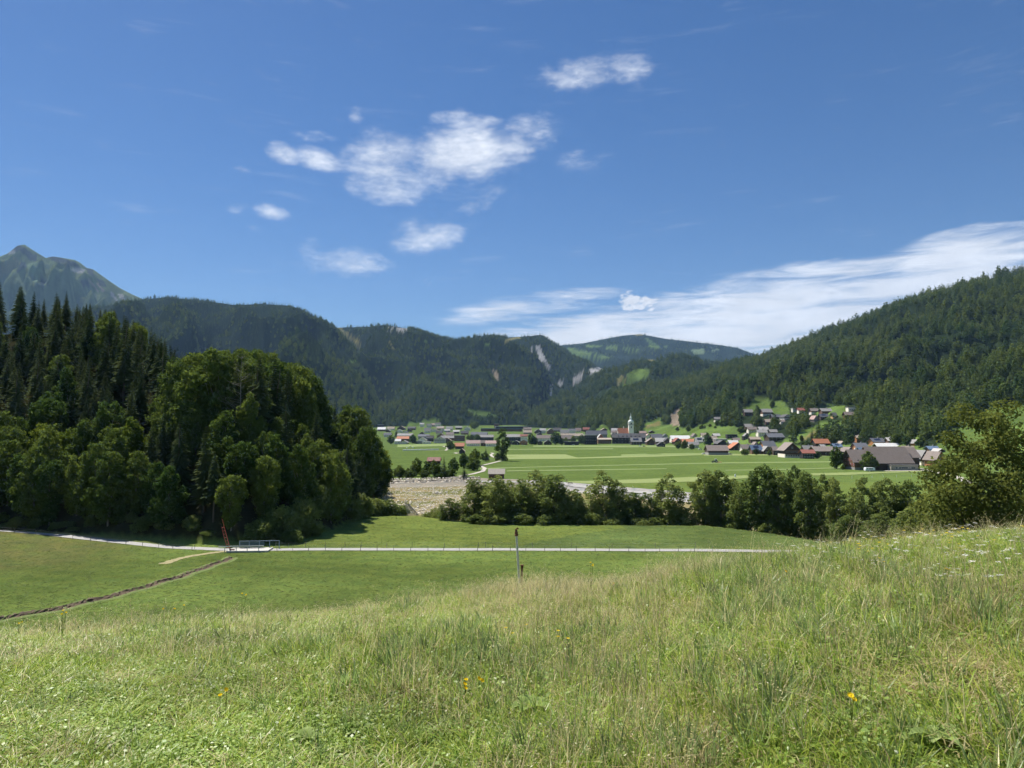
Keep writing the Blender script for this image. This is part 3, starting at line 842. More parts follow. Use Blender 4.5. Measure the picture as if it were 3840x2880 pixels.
KEEP_CLEAR = []          # screen boxes (x0, y0, x1, y1, depth) of village houses: no wood in front of them
def forest(rd, spacing, hmean, conifer, kinds, name, label, block=None, maxn=60000, thin=None):
    """Trees over a whole slope, jittered grid in the world, none on meadow or rock."""
    rg = np.random.default_rng(rd.seed + 50)
    k = np.linspace(rd.px0, rd.px1, 40); ymax = (rd.ridge(k)).max() + 30; ymin = rd.foot(k).min() - 30
    pxl, pxr = max(rd.px0, -250), min(rd.px1, 4100)
    xs = np.arange(ymax * min((pxl - CX) / F, 0) - 20, ymax * max((pxr - CX) / F, 0) + 20, spacing)
    ys = np.arange(ymin, ymax, spacing)
    X, Y = np.meshgrid(xs, ys); X = X.ravel() + rg.uniform(-.5, .5, X.size) * spacing * .9; Y = Y.ravel() + rg.uniform(-.5, .5, Y.size) * spacing * .9
    px = CX + F * X / Y
    ok = (px > pxl) & (px < pxr) & (Y > rd.foot(px) - 10) & (Y < rd.ridge(px) + 12)
    X, Y = X[ok], Y[ok]
    Z = rd.z(X, Y)
    gz_ = ground_z(X, Y, False); ok = Z > gz_ - .5; X, Y, Z = X[ok], Y[ok], Z[ok]
    v = np.stack([X, Y, Z], -1); cov = cover(kinds, v); qx, qy = proj(X, Y, Z)
    cl = fbm(X, Y, spacing * 5, 3, rd.seed + 31)
    v2 = v + np.array((0, 0, .62 * hmean)); cov2 = cover(kinds, v2)
    ok = (cov < 0) & (cov2 < 0)
    if thin is not None: ok |= thin(cov, cl, kinds, rg)
    for x0, y0, x1, y1, d in KEEP_CLEAR:
        ok &= ~((qx > x0 - 8) & (qx < x1 + 8) & (qy > y0 - 3) & (qy < y1 + 44) & (Y < d + 14))
    X, Y, Z, qy, cl = X[ok], Y[ok], Z[ok], qy[ok], cl[ok]
    n = len(X)
    con = rg.uniform(0, 1, n) < np.clip(conifer(X, Y, Z) + .5 * cl, 0, 1)
    idx = np.where(con, 4 + rg.integers(0, 3, n), rg.integers(0, 4, n))
    s = hmean / np.where(con, 23., 18.) * np.exp(rg.normal(0, .18, n)) * np.where(con, 1.08, .92)
    scl = np.stack([s * rg.uniform(.85, 1.2, n), s * rg.uniform(.85, 1.2, n), s * rg.uniform(.85, 1.15, n)], -1)
    rot = np.stack([np.zeros(n), np.zeros(n), rg.uniform(0, 6.28, n)], -1)
    scatter(name, far_col, np.stack([X, Y, Z - .4], -1), idx, rot, scl, label, 'forest')
    print('FOREST', name, n)

# ================================================================== NEAR AND MIDDLE GROUND
M['gravel'] = mat_plain('road_gravel', (0.32, 0.31, 0.29), 0.9, 0.25, 1.5)
M['dirt'] = mat_plain('dry_track', (0.27, 0.24, 0.12), 0.95, 0.3, 2.0)
M['path'] = mat_plain('pale_path', (0.40, 0.37, 0.31), 0.95, 0.15, 0.5)
M['mown'] = mat_plain('mown_hay', (0.190, 0.230, 0.074), 0.95, 0.16, 0.25)
M['mown2'] = mat_plain('cut_grass', (0.160, 0.210, 0.062), 0.95, 0.16, 0.25)
M['deep'] = mat_plain('deep_grass', (0.098, 0.150, 0.042), 0.95, 0.2, 0.25)
M['earth'] = mat_plain('ditch_earth', (0.125, 0.090, 0.058), 0.95, 0.5, 1.6)
M['wood_grey'] = mat_plain('weathered_wood', (0.30, 0.27, 0.23), 0.85, 0.3, 3.0, obj_var=.2)
M['wood_post'] = mat_plain('fence_wood', (0.26, 0.23, 0.18), 0.9, 0.3, 3.0, obj_var=.2)
M['steel'] = mat_plain('galvanised_steel', (0.45, 0.46, 0.47), 0.45, 0.12, 4.0, 0.5, 0.6)
M['teal'] = mat_plain('teal_panel', (0.045, 0.085, 0.085), 0.6, 0.15, 2.0)
M['bluerail'] = mat_plain('pale_blue_rail', (0.17, 0.23, 0.26), 0.5, 0.1, 2.0)
M['concrete'] = mat_plain('bridge_concrete', (0.46, 0.44, 0.40), 0.9, 0.1, 1.0)
M['red'] = mat_plain('red_paint', (0.60, 0.12, 0.09), 0.5, 0.2, 6.0)
M['rust'] = mat_plain('rust', (0.17, 0.075, 0.045), 0.9, 0.5, 25.0)
M['stone'] = mat_plain('boulder_stone', (0.56, 0.51, 0.43), 0.95, 0.22, 1.2, obj_var=.28)
M['ditch_soil'] = M['earth']  # second key for the same brown ditch earth

def sheet(name, pts, z, mat, kind='structure', label=None):
    """A flat patch of the valley floor given by its corners in photo pixels."""
    vs = [at_z(px, py, 0.0) for px, py in pts]
    vs = [(x, y, z + float(ground_z(x, y))) for x, y, _ in vs]
    me = bpy.data.meshes.new(name); me.from_pydata(vs, [], [tuple(range(len(vs)))][::1]); me.materials.append(mat); me.update()
    if me.polygons[0].normal.z < 0: me.flip_normals()
    return tag(obj(name, me), label, kind=kind)

def ribbon(name, pts, width, z, mat, n=8, zf=None, jit=0.0):
    """A road or path of real width along a line of world points, laid over the ground."""
    P = []
    for a, b in zip(pts[:-1], pts[1:]):
        for k in range(n): P.append(Vector(a).lerp(Vector(b), k / n))
    P.append(Vector(pts[-1]))
    vs, fs = [], []
    for i, p in enumerate(P):
        d = (P[min(i + 1, len(P) - 1)] - P[max(i - 1, 0)]); d.z = 0; d.normalize()
        s = Vector((-d.y, d.x, 0)) * width / 2
        for q in (p + s * (1 + random.uniform(-jit, jit)), p - s * (1 + random.uniform(-jit, jit))):
            zz = float(ground_z(q.x, q.y)) if zf is None else zf(q.x, q.y)
            vs.append((q.x, q.y, zz + z))
    for i in range(len(P) - 1): fs.append((2 * i, 2 * i + 1, 2 * i + 3, 2 * i + 2))
    me = bpy.data.meshes.new(name); me.from_pydata(vs, [], fs); me.materials.append(mat); me.update()
    if me.polygons[0].normal.z < 0: me.flip_normals()
    return tag(obj(name, me), kind='structure')

# road across the meadow and on along the wood
ROAD = [at_z(px, py) for px, py in [(-500, 2000), (-200, 2006), (0, 2018), (200, 2030), (420, 2043), (620, 2053), (840, 2062), (960, 2063), (1200, 2061), (1500, 2061), (1800, 2061), (2200, 2061), (2600, 2064), (2900, 2068), (3200, 2071), (3600, 2075)]]
ribbon('road', ROAD, 2.9, 0.07, M['gravel'], 10, jit=.06)
ribbon('dirt_track', [at_z(px, py) for px, py in [(610, 2116), (660, 2100), (720, 2086), (800, 2074), (850, 2068)]], 1.7, 0.05, M['dirt'], 6, jit=.3)
# mown strips and field boundaries on the valley floor
STRIPS = [('mown', [(1900, 1705), (2120, 1704), (2165, 1716), (2120, 1721), (1900, 1722)]), ('mown', [(2165, 1716), (2330, 1710), (2450, 1707), (2640, 1700), (2640, 1706), (2450, 1713), (2330, 1716), (2120, 1721)]),
          ('mown2', [(2330, 1704), (2500, 1700), (2660, 1699), (2660, 1704), (2450, 1707), (2330, 1710)]),
          ('mown', [(2640, 1703), (2850, 1702), (3100, 1706), (3100, 1711), (2850, 1708), (2640, 1709)]),
          ('mown2', [(1800, 1756), (2000, 1750), (2300, 1744), (2680, 1735), (3150, 1729), (3150, 1734), (2680, 1739), (2300, 1747), (2000, 1753), (1800, 1760)]),
          ('mown', [(2125, 1806), (2400, 1797), (2640, 1787), (2640, 1805), (2400, 1812), (2140, 1816)]), ('mown', [(2640, 1787), (2820, 1783), (2830, 1792), (2640, 1805)]),
          ('mown2', [(2720, 1763), (2900, 1760), (3150, 1753), (3150, 1757), (2900, 1764), (2720, 1766)]),
          ('mown', [(3040, 1776), (3180, 1772), (3300, 1769), (3480, 1765), (3490, 1769), (3300, 1775), (3180, 1782), (3050, 1784)]),
          ('mown2', [(2000, 1671), (2600, 1671), (2620, 1677), (2330, 1678), (2000, 1676)]), ('mown2', [(1900, 1684), (2300, 1682), (2300, 1685), (1900, 1687)]),
          ('mown2', [(1490, 1668), (1680, 1664), (1690, 1672), (1490, 1678)]), ('mown2', [(1900, 1765), (2500, 1757), (2500, 1760), (1900, 1769)])]
for i, (m_, pts) in enumerate(STRIPS):
    sheet('mown_strip' if m_ != 'deep' else 'meadow_strip', pts, .05 + .012 * i, M[m_])
for pts, w in (([(1722, 1787), (1775, 1778), (1810, 1768), (1818, 1756), (1800, 1748), (1880, 1729)], 2.6), ([(1876, 1724), (1845, 1712), (1840, 1706), (1850, 1702), (1842, 1698)], 2.6),
               ([(1742, 1700), (1716, 1702), (1705, 1699), (1735, 1696)], 2.6), ([(1680, 1682), (1676, 1686), (1670, 1690), (1590, 1689)], 3.0), ([(1670, 1673), (1662, 1674), (1676, 1678), (1680, 1683)], 3.0),
               ([(3640, 1815), (3590, 1790), (3500, 1768), (3420, 1752)], 4.0)):
    ribbon('path', [at_z(a, b) for a, b in pts], w, .2, M['path'], 6)
ribbon('farmyard', [at_z(a, b) for a, b in [(3290, 1767), (3400, 1766), (3480, 1764), (3560, 1775)]], 4.5, .22, M['path'], 4)
# pale service track on top of the far river bank
bank = [at_z(px, py) for px, py in [(1780, 1800), (2060, 1809), (2200, 1822), (2350, 1836), (2620, 1858), (2850, 1880), (3100, 1910), (3400, 1950)]]
ribbon('bank_track', bank, 3.4, .25, M['gravel'], 8)

# ------------------------------------------------------------------ ditch across the left meadow
dpx = [(-260, 2372), (-100, 2344), (30, 2322), (120, 2306), (240, 2284), (330, 2262), (430, 2238), (520, 2212), (600, 2188), (680, 2165), (760, 2135), (820, 2115), (880, 2092)]
D_ = [Vector(at_z(a, b)) for a, b in dpx]
line = []
for a, b in zip(D_[:-1], D_[1:]):
    n = max(2, int((b - a).length / .35))
    line += [a.lerp(b, k / n) for k in range(n)]
prof = [(-1.2, .0, 0), (-.8, .12, 0), (-.6, .16, 1), (-.45, .08, 1), (-.3, .03, 1), (.0, .03, 1), (.2, .22, 1), (.38, .42, 1), (.6, .48, 2), (1.0, .32, 0), (1.7, .02, 0)]
vs, fs, fm = [], [], []
for i, p in enumerate(line):
    d = (line[min(i + 1, len(line) - 1)] - line[max(i - 1, 0)]).normalized(); s = Vector((-d.y, d.x, 0))
    for (o_, h, _) in prof:
        j = 1 if 0 < h else 0
        q = p + s * (o_ + random.gauss(0, .08) * j + .25 * math.sin(i * .31))
        vs.append((q.x, q.y, float(ground_z(q.x, q.y)) + max(.01, h * random.uniform(.72, 1.0))))
np_ = len(prof)
for i in range(len(line) - 1):
    for k in range(np_ - 1):
        fs.append((i * np_ + k, i * np_ + k + 1, (i + 1) * np_ + k + 1, (i + 1) * np_ + k)); fm.append(1 if 2 <= k <= 7 and random.random() < (.9 if k < 7 else .45) else 0)
M['bankgrass'] = mat_plain('bank_grass', (0.125, 0.165, 0.045), 0.95, 0.3, 3.0)
me = bpy.data.meshes.new('ditch'); me.from_pydata(vs, [], fs); me.materials.append(M['bankgrass']); me.materials.append(M['earth'])
me.polygons.foreach_set('material_index', fm); me.update()
tag(obj('ditch', me), kind='structure')

# ------------------------------------------------------------------ bridge
bx, by, _ = at_z(935, 2066)
br = thing('footbridge', 'small concrete bridge with pale rails carrying the gravel road over the ditch', 'bridge', (bx, by, 0), R(4))
obj('deck', MB().box(-3.9, 4.1, -1.9, 2.1, .05, .34).mesh('deck', M['concrete']), br)
am = MB().box(-.5, .5, -1.7, 1.9, -.8, .05).mesh('abutment', M['concrete'])
for x in (-3.1, 3.1): obj('abutment', am, br, (x, 0, 0))
nr = obj('near_railing', MB().bar((-5.4, -1.8, 1.2), (3.3, -1.8, 1.24), .16, .16).bar((-5.4, -1.8, .78), (3.3, -1.8, .8), .06).mesh('railing', M['steel']), br)
fr = obj('far_railing', MB().bar((-2.6, 2.0, 1.62), (5.4, 2.0, 1.66), .12, .14).mesh('railing', M['bluerail']), br)
obj('panel', MB().box(-2.4, 2.4, 1.98, 2.02, .55, 1.4).mesh('panel', M['teal']), fr)
pm = MB().box(-.06, .06, -.06, .06, -.05, 1.2).mesh('post', M['steel'])
for x in (-4.2, -2.0, .1, 2.3): obj('post', pm, nr, (x, -1.8, .05))
pm2 = MB().box(-.08, .08, -.08, .08, -.05, 1.6).mesh('post', M['bluerail'])
for x in (-2.5, -.6, 1.4, 3.4, 5.3): obj('post', pm2, fr, (x, 2.0, .05))
# ------------------------------------------------------------------ raised barrier with hanging grille
lx, ly, _ = at_z(862, 2070)
bar = thing('road_barrier', 'tall red raised barrier boom with ladder-like grille beside the bridge', 'barrier', (lx, ly, 0), 0)
T = Vector(at_y(833, 1946, ly)) - Vector((lx, ly, 0)); B_ = Vector((0, 0, .75)); d = (T - B_)
boom = obj('boom', MB().tube([B_, B_ + d], [.07, .05], 6).mesh('boom', M['red']), bar)
obj('stand', MB().box(-.1, .1, -.1, .1, -.1, .9).box(.15, .9, -.12, .12, .3, .55).mesh('stand', M['rust']), bar)
sd = Vector((-.52, 0, -.12))
s0, s1 = B_ + d * .03 + sd, B_ + d * .72 + sd
obj('lower_rail', MB().tube([s0, s1], [.035, .035], 5).mesh('rail', M['red']), bar)
for k in range(7):
    p = B_ + d * (.03 + .69 * k / 6)
    obj('rung', MB().tube([p, p + sd], [.032, .032], 5).mesh('rung', M['red']), bar)

# ------------------------------------------------------------------ fences beside the road
def fence(name, label, pxs, off, h=1.05):
    f = thing(name, label, 'fence', (0, 0, 0))
    pm = MB().box(-.035, .035, -.035, .035, -.3, h).mesh('post', M['wood_post'])
    tops = []
    rx = np.array([(CX + F * p[0] / p[1]) for p in ROAD]); ryy = np.array([p[1] for p in ROAD])
    for px in pxs:
        Y = float(np.interp(px, rx, ryy)) + off; X = Y * (px - CX) / F
        z = float(ground_z(X, Y)); p = obj('post', pm, f, (X, Y, z)); p.rotation_euler = (random.gauss(0, .03), random.gauss(0, .03), random.random()); p.scale = (1, 1, random.uniform(.85, 1.15))
        tops.append((X, Y, z))
    w = MB()
    for a, b in zip(tops[:-1], tops[1:]):
        for k in (.5, .95): w.bar((a[0], a[1], a[2] + k), (b[0], b[1], b[2] + k), .012)
    obj('wire', w.mesh('wire', M['steel']), f)
fence('roadside_fence', 'low post and wire fence along the near edge of the meadow road', [1045 + 62 * i + random.uniform(-6, 6) for i in range(27)], -2.0)
fence('roadside_fence', 'sparse post and wire fence along the far edge of the meadow road', [1045, 1092, 1155, 1228, 1302, 1362, 1420, 1456, 1550, 1670, 1795, 1822, 1850, 1995, 2140, 2290, 2450, 2600], 2.4)
fence('roadside_fence', 'old fence posts along the left road below the wood', [-30, 75, 155, 230, 292, 358, 420, 490, 552, 612, 664, 735, 745], -2.2)

# ------------------------------------------------------------------ wood on the left hill
wl = []
rg = np.random.default_rng(21)
tries = 0
placed = np.zeros((0, 2))
front = [(X, wood_edge(X) + rg.uniform(1.5, 5)) for X in np.arange(-140, -47, 5.0)]
edge_r = [(float(wood_side(Y)) - rg.uniform(.6, 3), Y) for Y in np.arange(176, 320, 6.0)]
crown_line = [(Y * (px - CX) / F, Y) for px in range(-40, 660, 13) for Y in (rg.uniform(222, 266),)]
cand = front + edge_r + crown_line
while len(cand) < 14000:
    Y = rg.uniform(150, 285); X = rg.uniform(-.80 * Y, -44)
    cand.append((X, Y))
LBL = {'wood': 'leafy broadleaf tree in the dense wood on the left hill', 'wood_light': 'yellow-green broadleaf tree standing out in the left wood', 'spruce': 'dark spruce with tapering top in the wood on the left hill'}
GRP = {'wood': 'broadleaf trees of the left wood', 'wood_light': 'yellow-green trees of the left wood', 'spruce': 'spruces of the left wood'}
n_wood = 0
for X, Y in cand:
    if n_wood >= 430: break
    a = Y - wood_edge(X); b = float(wood_side(Y)) - X
    if a < .8 or b < .4: continue
    if len(placed) and np.min(np.hypot(placed[:, 0] - X, placed[:, 1] - Y)) < (5.3 if Y < 240 else 6.6): continue
    g = float(ground_z(X, Y)); px = CX + F * X / Y
    ztop = EYE_Z + Y * (1612 - float(left_sky(px))) / F
    room = ztop - g
    if room < 9: continue
    conif = (px < 700 and g > 15 and rg.uniform() < .82) or rg.uniform() < .26
    kind = 'spruce' if conif else ('wood_light' if rg.uniform() < .05 else 'wood')
    h = rg.uniform(11.5, 17.5) if not conif else rg.uniform(14, 21)
    if 11 < room < 27 and a > 8: h = room * rg.uniform(.82, 1.0)
    h = min(h, room * .99)
    if b < 5: h = min(h, room * .97, 24)
    w = (h * .52 if not conif else h * .34) * rg.uniform(.9, 1.2)
    if b < 4: w = min(w, 8.5)
    tree(kind, (X, Y, g - .2), h, w, LBL[kind], GRP[kind])
    placed = np.vstack([placed, (X, Y)]); n_wood += 1
print('WOOD', n_wood)
for X in np.arange(-118, -62, 3.6):
    X += random.uniform(-2, 2); Y = float(wood_edge(X)) + random.uniform(.3, 3.5)
    tree('shrub', (X, Y, float(ground_z(X, Y)) - .1), random.uniform(.8, 3.4), random.uniform(2.0, 5.0), 'dark undergrowth bush at the shaded edge of the left wood', 'undergrowth along the wood edge')
# a bare dying tree on the crest of the wood
bt = thing('bare_tree', 'bare grey dying tree rising above the broadleaf crowns of the left wood', 'tree', (*at_y(900, 1480, 178)[:2], float(ground_z(*at_y(900, 1480, 178)[:2]))))
H = at_y(905, 1318, 178)[2] - bt.location.z
tb = MB(); tb.tube([(0, 0, 0), (.2, 0, H * .4), (.1, .1, H * .8), (.3, 0, H)], [.2, .13, .05, .012], 6)
br_ = MB(); r2 = random.Random(5)
for k in range(60):
    z0 = H * r2.uniform(.4, .95); a = r2.uniform(0, 6.28); L = ((H - z0) * .4 + .8) * r2.uniform(.5, 1.2); e_ = r2.uniform(.2, 1.0)
    p0 = Vector((.1, .05, z0)); p1 = p0 + Vector((math.cos(a) * L * .6, math.sin(a) * L * .6, L * .4 * e_)); a += r2.gauss(0, .5); p2 = p1 + Vector((math.cos(a) * L * .35, math.sin(a) * L * .35, L * .5 * e_))
    br_.tube([p0, p1, p2], [.03, .02, .007], 4, cap=False)
    for q in range(5):
        e = p0.lerp(p1, r2.uniform(.3, 1)) if q < 2 else p1.lerp(p2, r2.random()); br_.tube([e, e + Vector((r2.gauss(0, .5), r2.gauss(0, .5), r2.uniform(-.2, .8)))], [.012, .004], 3, cap=False)
obj('trunk', tb.mesh('trunk', M['bark_pale']), bt); obj('branches', br_.mesh('branches', M['bark_pale']), bt)

def gtree(kind, px, base, top, wpx, label, group=None, ymin=120., ymax=3000., i=None):
    X, Y, Z = locate(px, base, ymin, ymax)
    h = (base - top) / F * Y; w = wpx / F * Y
    return tree(kind, (X, Y, Z - .15), h, w, label, group, i=i)

# shrubs at the foot of the wood
for k, (px, by_, ty, w) in enumerate([(985, 2034, 1950, 150), (1060, 2025, 1900, 150), (1130, 2010, 1870, 140), (1190, 1990, 1868, 130), (1240, 1968, 1850, 120), (1300, 1955, 1862, 120), (1350, 1942, 1850, 110), (1400, 1930, 1860, 110),
                          (1450, 1926, 1858, 110), (1500, 1922, 1868, 90), (1330, 1900, 1790, 130), (1400, 1880, 1790, 120), (1090, 2036, 1985, 100), (1170, 2012, 1950, 100)]):
    X, Y, _ = at_z(px, by_); 
    tree('shrub', (X, Y, float(ground_z(X, Y)) - .1), (by_ - ty) / F * Y, w / F * Y, 'leafy shrub along the foot of the left wood', 'shrubs below the left wood')

# ------------------------------------------------------------------ riverside trees
ROWT = [('row', 1690, 1948, 1868, 90, 'small grey-green willow bush at the left end of the riverside row'),
        ('row', 1775, 1950, 1800, 125, 'rounded dark willow at the left of the riverside clump'), ('row', 1860, 1955, 1788, 150, 'broad willow left of the middle of the riverside clump'),
        ('row', 1950, 1955, 1800, 140, 'low dark willow in the middle of the riverside clump'), ('row', 2010, 1950, 1770, 150, 'highest willow of the bushy riverside clump'),
        ('row', 2085, 1957, 1782, 150, 'full willow at the right shoulder of the riverside clump'), ('row', 2150, 1958, 1838, 120, 'lower willow at the right end of the riverside clump'),
        ('row', 2255, 1952, 1770, 150, 'tall dense alder standing clear of the riverside clump'), ('row', 2322, 1953, 1805, 100, 'narrower alder leaning on the tall dense alder'),
        ('row', 2375, 1955, 1848, 105, 'low bushy willow between two tall riverside alders'), ('row', 2425, 1955, 1850, 90, 'low shrubby willow left of the single round alder'),
        ('row', 2512, 1955, 1780, 145, 'single round-topped alder before the service track'),
        ('ash', 2640, 1960, 1768, 110, 'leftmost ash of the right riverside row'), ('ash', 2705, 1962, 1768, 115, 'second ash of the right riverside row with pale stems'), ('row', 2780, 1975, 1822, 110, 'shorter willow between the ashes'),
        ('ash', 2855, 1985, 1748, 125, 'tallest broad ash of the right riverside row'), ('ash', 2925, 1992, 1768, 110, 'ash right of the tallest riverside ash'), ('ash', 2985, 1998, 1752, 70, 'slender pointed ash rising over the row'),
        ('ash', 3035, 2008, 1774, 105, 'light green ash with an open crown'), ('ash', 3085, 2014, 1785, 85, 'thin-crowned ash before the valley meadow'), ('ash', 3135, 2022, 1797, 90, 'last narrow ash before the dip in the row'),
        ('row', 3185, 2030, 1880, 110, 'low willow in the dip of the right row'), ('ash', 3240, 2040, 1797, 115, 'dark ash below the big farm'), ('ash', 3330, 2050, 1800, 125, 'wide ash below the farm annex'),
        ('ash', 3425, 2060, 1806, 120, 'ash next to the near bush tree'), ('row', 3180, 2050, 1935, 130, 'low grey-green bush under the ashes'), ('row', 3300, 2070, 1925, 150, 'middle grey-green bush under the ashes'),
        ('row', 3420, 2090, 1905, 170, 'large grey-green bush left of the near bush tree'), ('row', 3540, 2090, 1850, 170, 'willow half hidden behind the near bush tree'), ('row', 3700, 2100, 1850, 180, 'willow behind the near bush tree at the frame edge')]
for i, (k, px, b, t, w, lab) in enumerate(ROWT):
    X, Y, _ = at_z(px, b); Y2 = Y; g = float(ground_z(X, Y, False))
    tree(k, (X, Y, g - .2), (b - t) / F * Y - g, w * 1.04 / F * Y, lab, 'trees along the river', i=i)
for k, (px, b, t, w) in enumerate([(1800, 1962, 1925, 90), (1880, 1964, 1922, 100), (1960, 1966, 1925, 100), (2040, 1966, 1928, 90), (2210, 1964, 1910, 80), (2290, 1963, 1925, 90), (2400, 1963, 1925, 90), (2450, 1962, 1918, 80), (2580, 1962, 1900, 80), (2750, 1972, 1920, 80),
                                   (2890, 1996, 1940, 80), (1640, 1935, 1890, 60), (1610, 1930, 1900, 60)]):
    X, Y, _ = at_z(px, b)
    tree('shrub', (X, Y, float(ground_z(X, Y)) - .1), (b - t) / F * Y, w / F * Y, 'low pale shrub at the foot of the riverside trees', 'shrubs under the riverside trees')

for k, (px, b, t, w) in enumerate([(1830, 1930, 1810, 120), (1920, 1932, 1805, 120), (2050, 1935, 1795, 120), (2680, 1945, 1800, 100), (2760, 1955, 1800, 110), (2890, 1968, 1785, 120), (2960, 1975, 1790, 110), (3060, 1985, 1805, 110), (3110, 1992, 1815, 100), (3290, 2010, 1825, 120), (3380, 2020, 1830, 120)]):
    X, Y, _ = at_z(px, b); g = float(ground_z(X, Y, False))
    tree('row', (X, Y, g - .2), (b - t) / F * Y - g, w / F * Y, 'leafy alder half hidden behind the front riverside trees', 'second row of riverside trees')
# near bush tree at the right edge
bt_x, bt_y = at_y(3705, 1800, 56)[:2]
bz = float(ground_z(bt_x, bt_y))
htop = at_y(3700, 1545, 56)[2] - bz
v, f, lob = crown_broad(777, htop, 7.4, .0, 260, 110000, .29, (.10, .22), fill=.3, prof=((0, .9), (.3, 1), (.55, .9), (.8, .62), (1, .2)))
t = thing('leafy_bush_tree', 'big loose-leaved olive green bush tree at the right edge of the picture', 'tree', (bt_x, bt_y, bz))
obj('crown', mesh_np('crown', v, f, [M['leaf_bush']]), t); obj('trunk', trunk_mesh('trunk', htop, .22, lob, np.random.default_rng(3), M['bark'], limbs=40), t)
v, f, lob = crown_broad(778, htop * .6, 5.0, .0, 80, 34000, .28, (.14, .30), fill=.35, prof=((0, .95), (.4, 1), (.7, .8), (1, .3)))
bx2, by2 = at_y(3560, 1900, 58)[:2]; bz2 = float(ground_z(bx2, by2))
t = thing('leafy_bush', 'lower olive green bush at the left foot of the big bush tree', 'shrub', (bx2, by2, bz2))
obj('foliage', mesh_np('foliage', v, f, [M['leaf_bush']]), t); obj('stem', trunk_mesh('stem', htop * .4, .1, lob, np.random.default_rng(4), M['bark'], limbs=16), t)

# ------------------------------------------------------------------ riprap of big boulders on the far bank
def boulder(seed, n=26):
    rg_ = np.random.default_rng(seed); p = unit(rg_.normal(size=(n, 3))) * rg_.uniform(.8, 1.05, (n, 1)) * np.array((1, .7, .62))
    import bmesh
    bm = bmesh.new()
    for q in p: bm.verts.new(q)
    bmesh.ops.convex_hull(bm, input=bm.verts)
    me = bpy.data.meshes.new('boulder'); bm.to_mesh(me); bm.free(); me.materials.append(M['stone'])
    return me
BOUL = [boulder(i) for i in range(7)]
rw = thing('riprap_wall', 'long dry-stone wall of pale boulders on the far river bank', 'wall', (0, 0, 0))
for row in range(3):
    px = 1402.0 + row * 5
    while px < 1800:
        u = (px - CX) / F; yb_ = float(river_far(u)) - 7.5 + row * 2.6
        X = yb_ * u; z = -.55 + row * .72
        s = random.uniform(.65, 1.15)
        o = obj('boulder', random.choice(BOUL), rw, (X, yb_ + random.uniform(-.3, .3), z + random.uniform(-.12, .12)), random.uniform(0, 6.28), (s * 1.25, s * 1.0, s * .95))
        px += (1.75 * s) * F / yb_ * .98
rb = thing('boulder_heap', 'heap of light rocks beside the leaning poles at the river edge', 'rocks', (0, 0, 0))
for k in range(46):
    px, py = random.uniform(1562, 1680), random.uniform(1900, 1926); X, Y, _ = at_z(px, py, -2.0)
    s = random.uniform(.35, .8); obj('boulder', random.choice(BOUL), rb, (X, Y, float(ground_z(X, Y)) + s * .3), random.uniform(0, 6), s)
for px, py, s, lab in ((1636, 1852, 1.0, 'single pale boulder lying on the gravel bank'), (1740, 1862, .7, 'smaller grey stone on the gravel bank near the willow')):
    X, Y, Z = locate(px, py, 205, 400); tag(obj('boulder', BOUL[0], None, (X, Y, Z + .3), 1.0, s), lab, 'rock')
# scattered cobbles
rg = np.random.default_rng(5); cv, cf = [], []
base = np.array([(1, 0, 0), (0, 1, 0), (-1, 0, 0), (0, -1, 0), (0, 0, .7), (0, 0, -.5)]); tri = np.array([(0, 1, 4), (1, 2, 4), (2, 3, 4), (3, 0, 4), (1, 0, 5), (2, 1, 5), (3, 2, 5), (0, 3, 5)])
for k in range(2600):
    px, py = rg.uniform(1420, 1790), rg.uniform(1828, 1915)
    X, Y, _ = at_z(px, py, -2.2); 
    u = X / Y; t_ = (Y - float(river_near(u))) / float(river_far(u) - river_near(u))
    if not .2 < t_ < .9 or px < 1440 or float(left_hill(X, Y)) > 0: continue
    s = rg.uniform(.12, .4) * (1 if rg.uniform() < .9 else 1.7); cv.append(base * s * rg.uniform(.6, 1.2, (6, 3)) + np.array((X, Y, float(ground_z(X, Y)) + s * .2))); cf.append(tri + 6 * (len(cv) - 1))
tag(obj('cobbles', mesh_np('cobbles', np.concatenate(cv), np.concatenate(cf), [M['stone']])), 'scattered cobbles over the dry gravel bank', 'gravel', kind='stuff')

# leaning poles
P0 = Vector(at_z(1552, 1932)); ps = thing('pole_stack', 'bundle of weathered wooden poles leaning at the wood edge by the river', 'poles', P0)
for k in range(9):
    a = Vector((-1.6 + k * .36, -.5 + .1 * k, 0)); b = Vector((-2.8 + k * .16 + random.uniform(-.2, .2), 1.0, 3.6 - k * .07 + random.uniform(-.3, .2)))
    obj('pole', MB().tube([a, b], [.09, .07], 6).mesh('pole', M['wood_grey']), ps)

# ------------------------------------------------------------------ standpipe in the near meadow
M['pipe'] = mat_plain('pale_pipe', (0.80, 0.75, 0.65), 0.7, 0.2, 14.0)
pY = 20.0
top = Vector(at_y(1935, 1980, pY)); pb = at_y(1953, 2185, pY); g = float(ground_z(pb[0], pY))
sp_ = thing('standpipe', 'leaning grey pipe post with a rusty coupling standing in the tall grass', 'post', (pb[0], pY, g - .15))
o0 = Vector((0, 0, 0)); o1 = top - Vector(sp_.location); L = o1.length; dd = o1.normalized()
obj('pipe', MB().tube([o0, dd * (L - .2)], [.031, .029], 12).mesh('pipe', M['pipe']), sp_)
obj('coupling', MB().tube([dd * (L - .22), dd * (L - .20), dd * (L - .185), dd * (L - .17), dd * (L - .10)], [.036, .062, .062, .045, .045], 12).mesh('coupling', M['rust']), sp_)
obj('nozzle', MB().tube([dd * (L - .10), dd * (L - .04), dd * L + Vector((.03, 0, 0)), dd * L + Vector((.07, 0, -.03))], [.03, .034, .028, .02], 10).mesh('nozzle', M['rust']), sp_)
sx, sy, sz = at_y(1957, 2118, 19.5); g = float(ground_z(sx, sy))
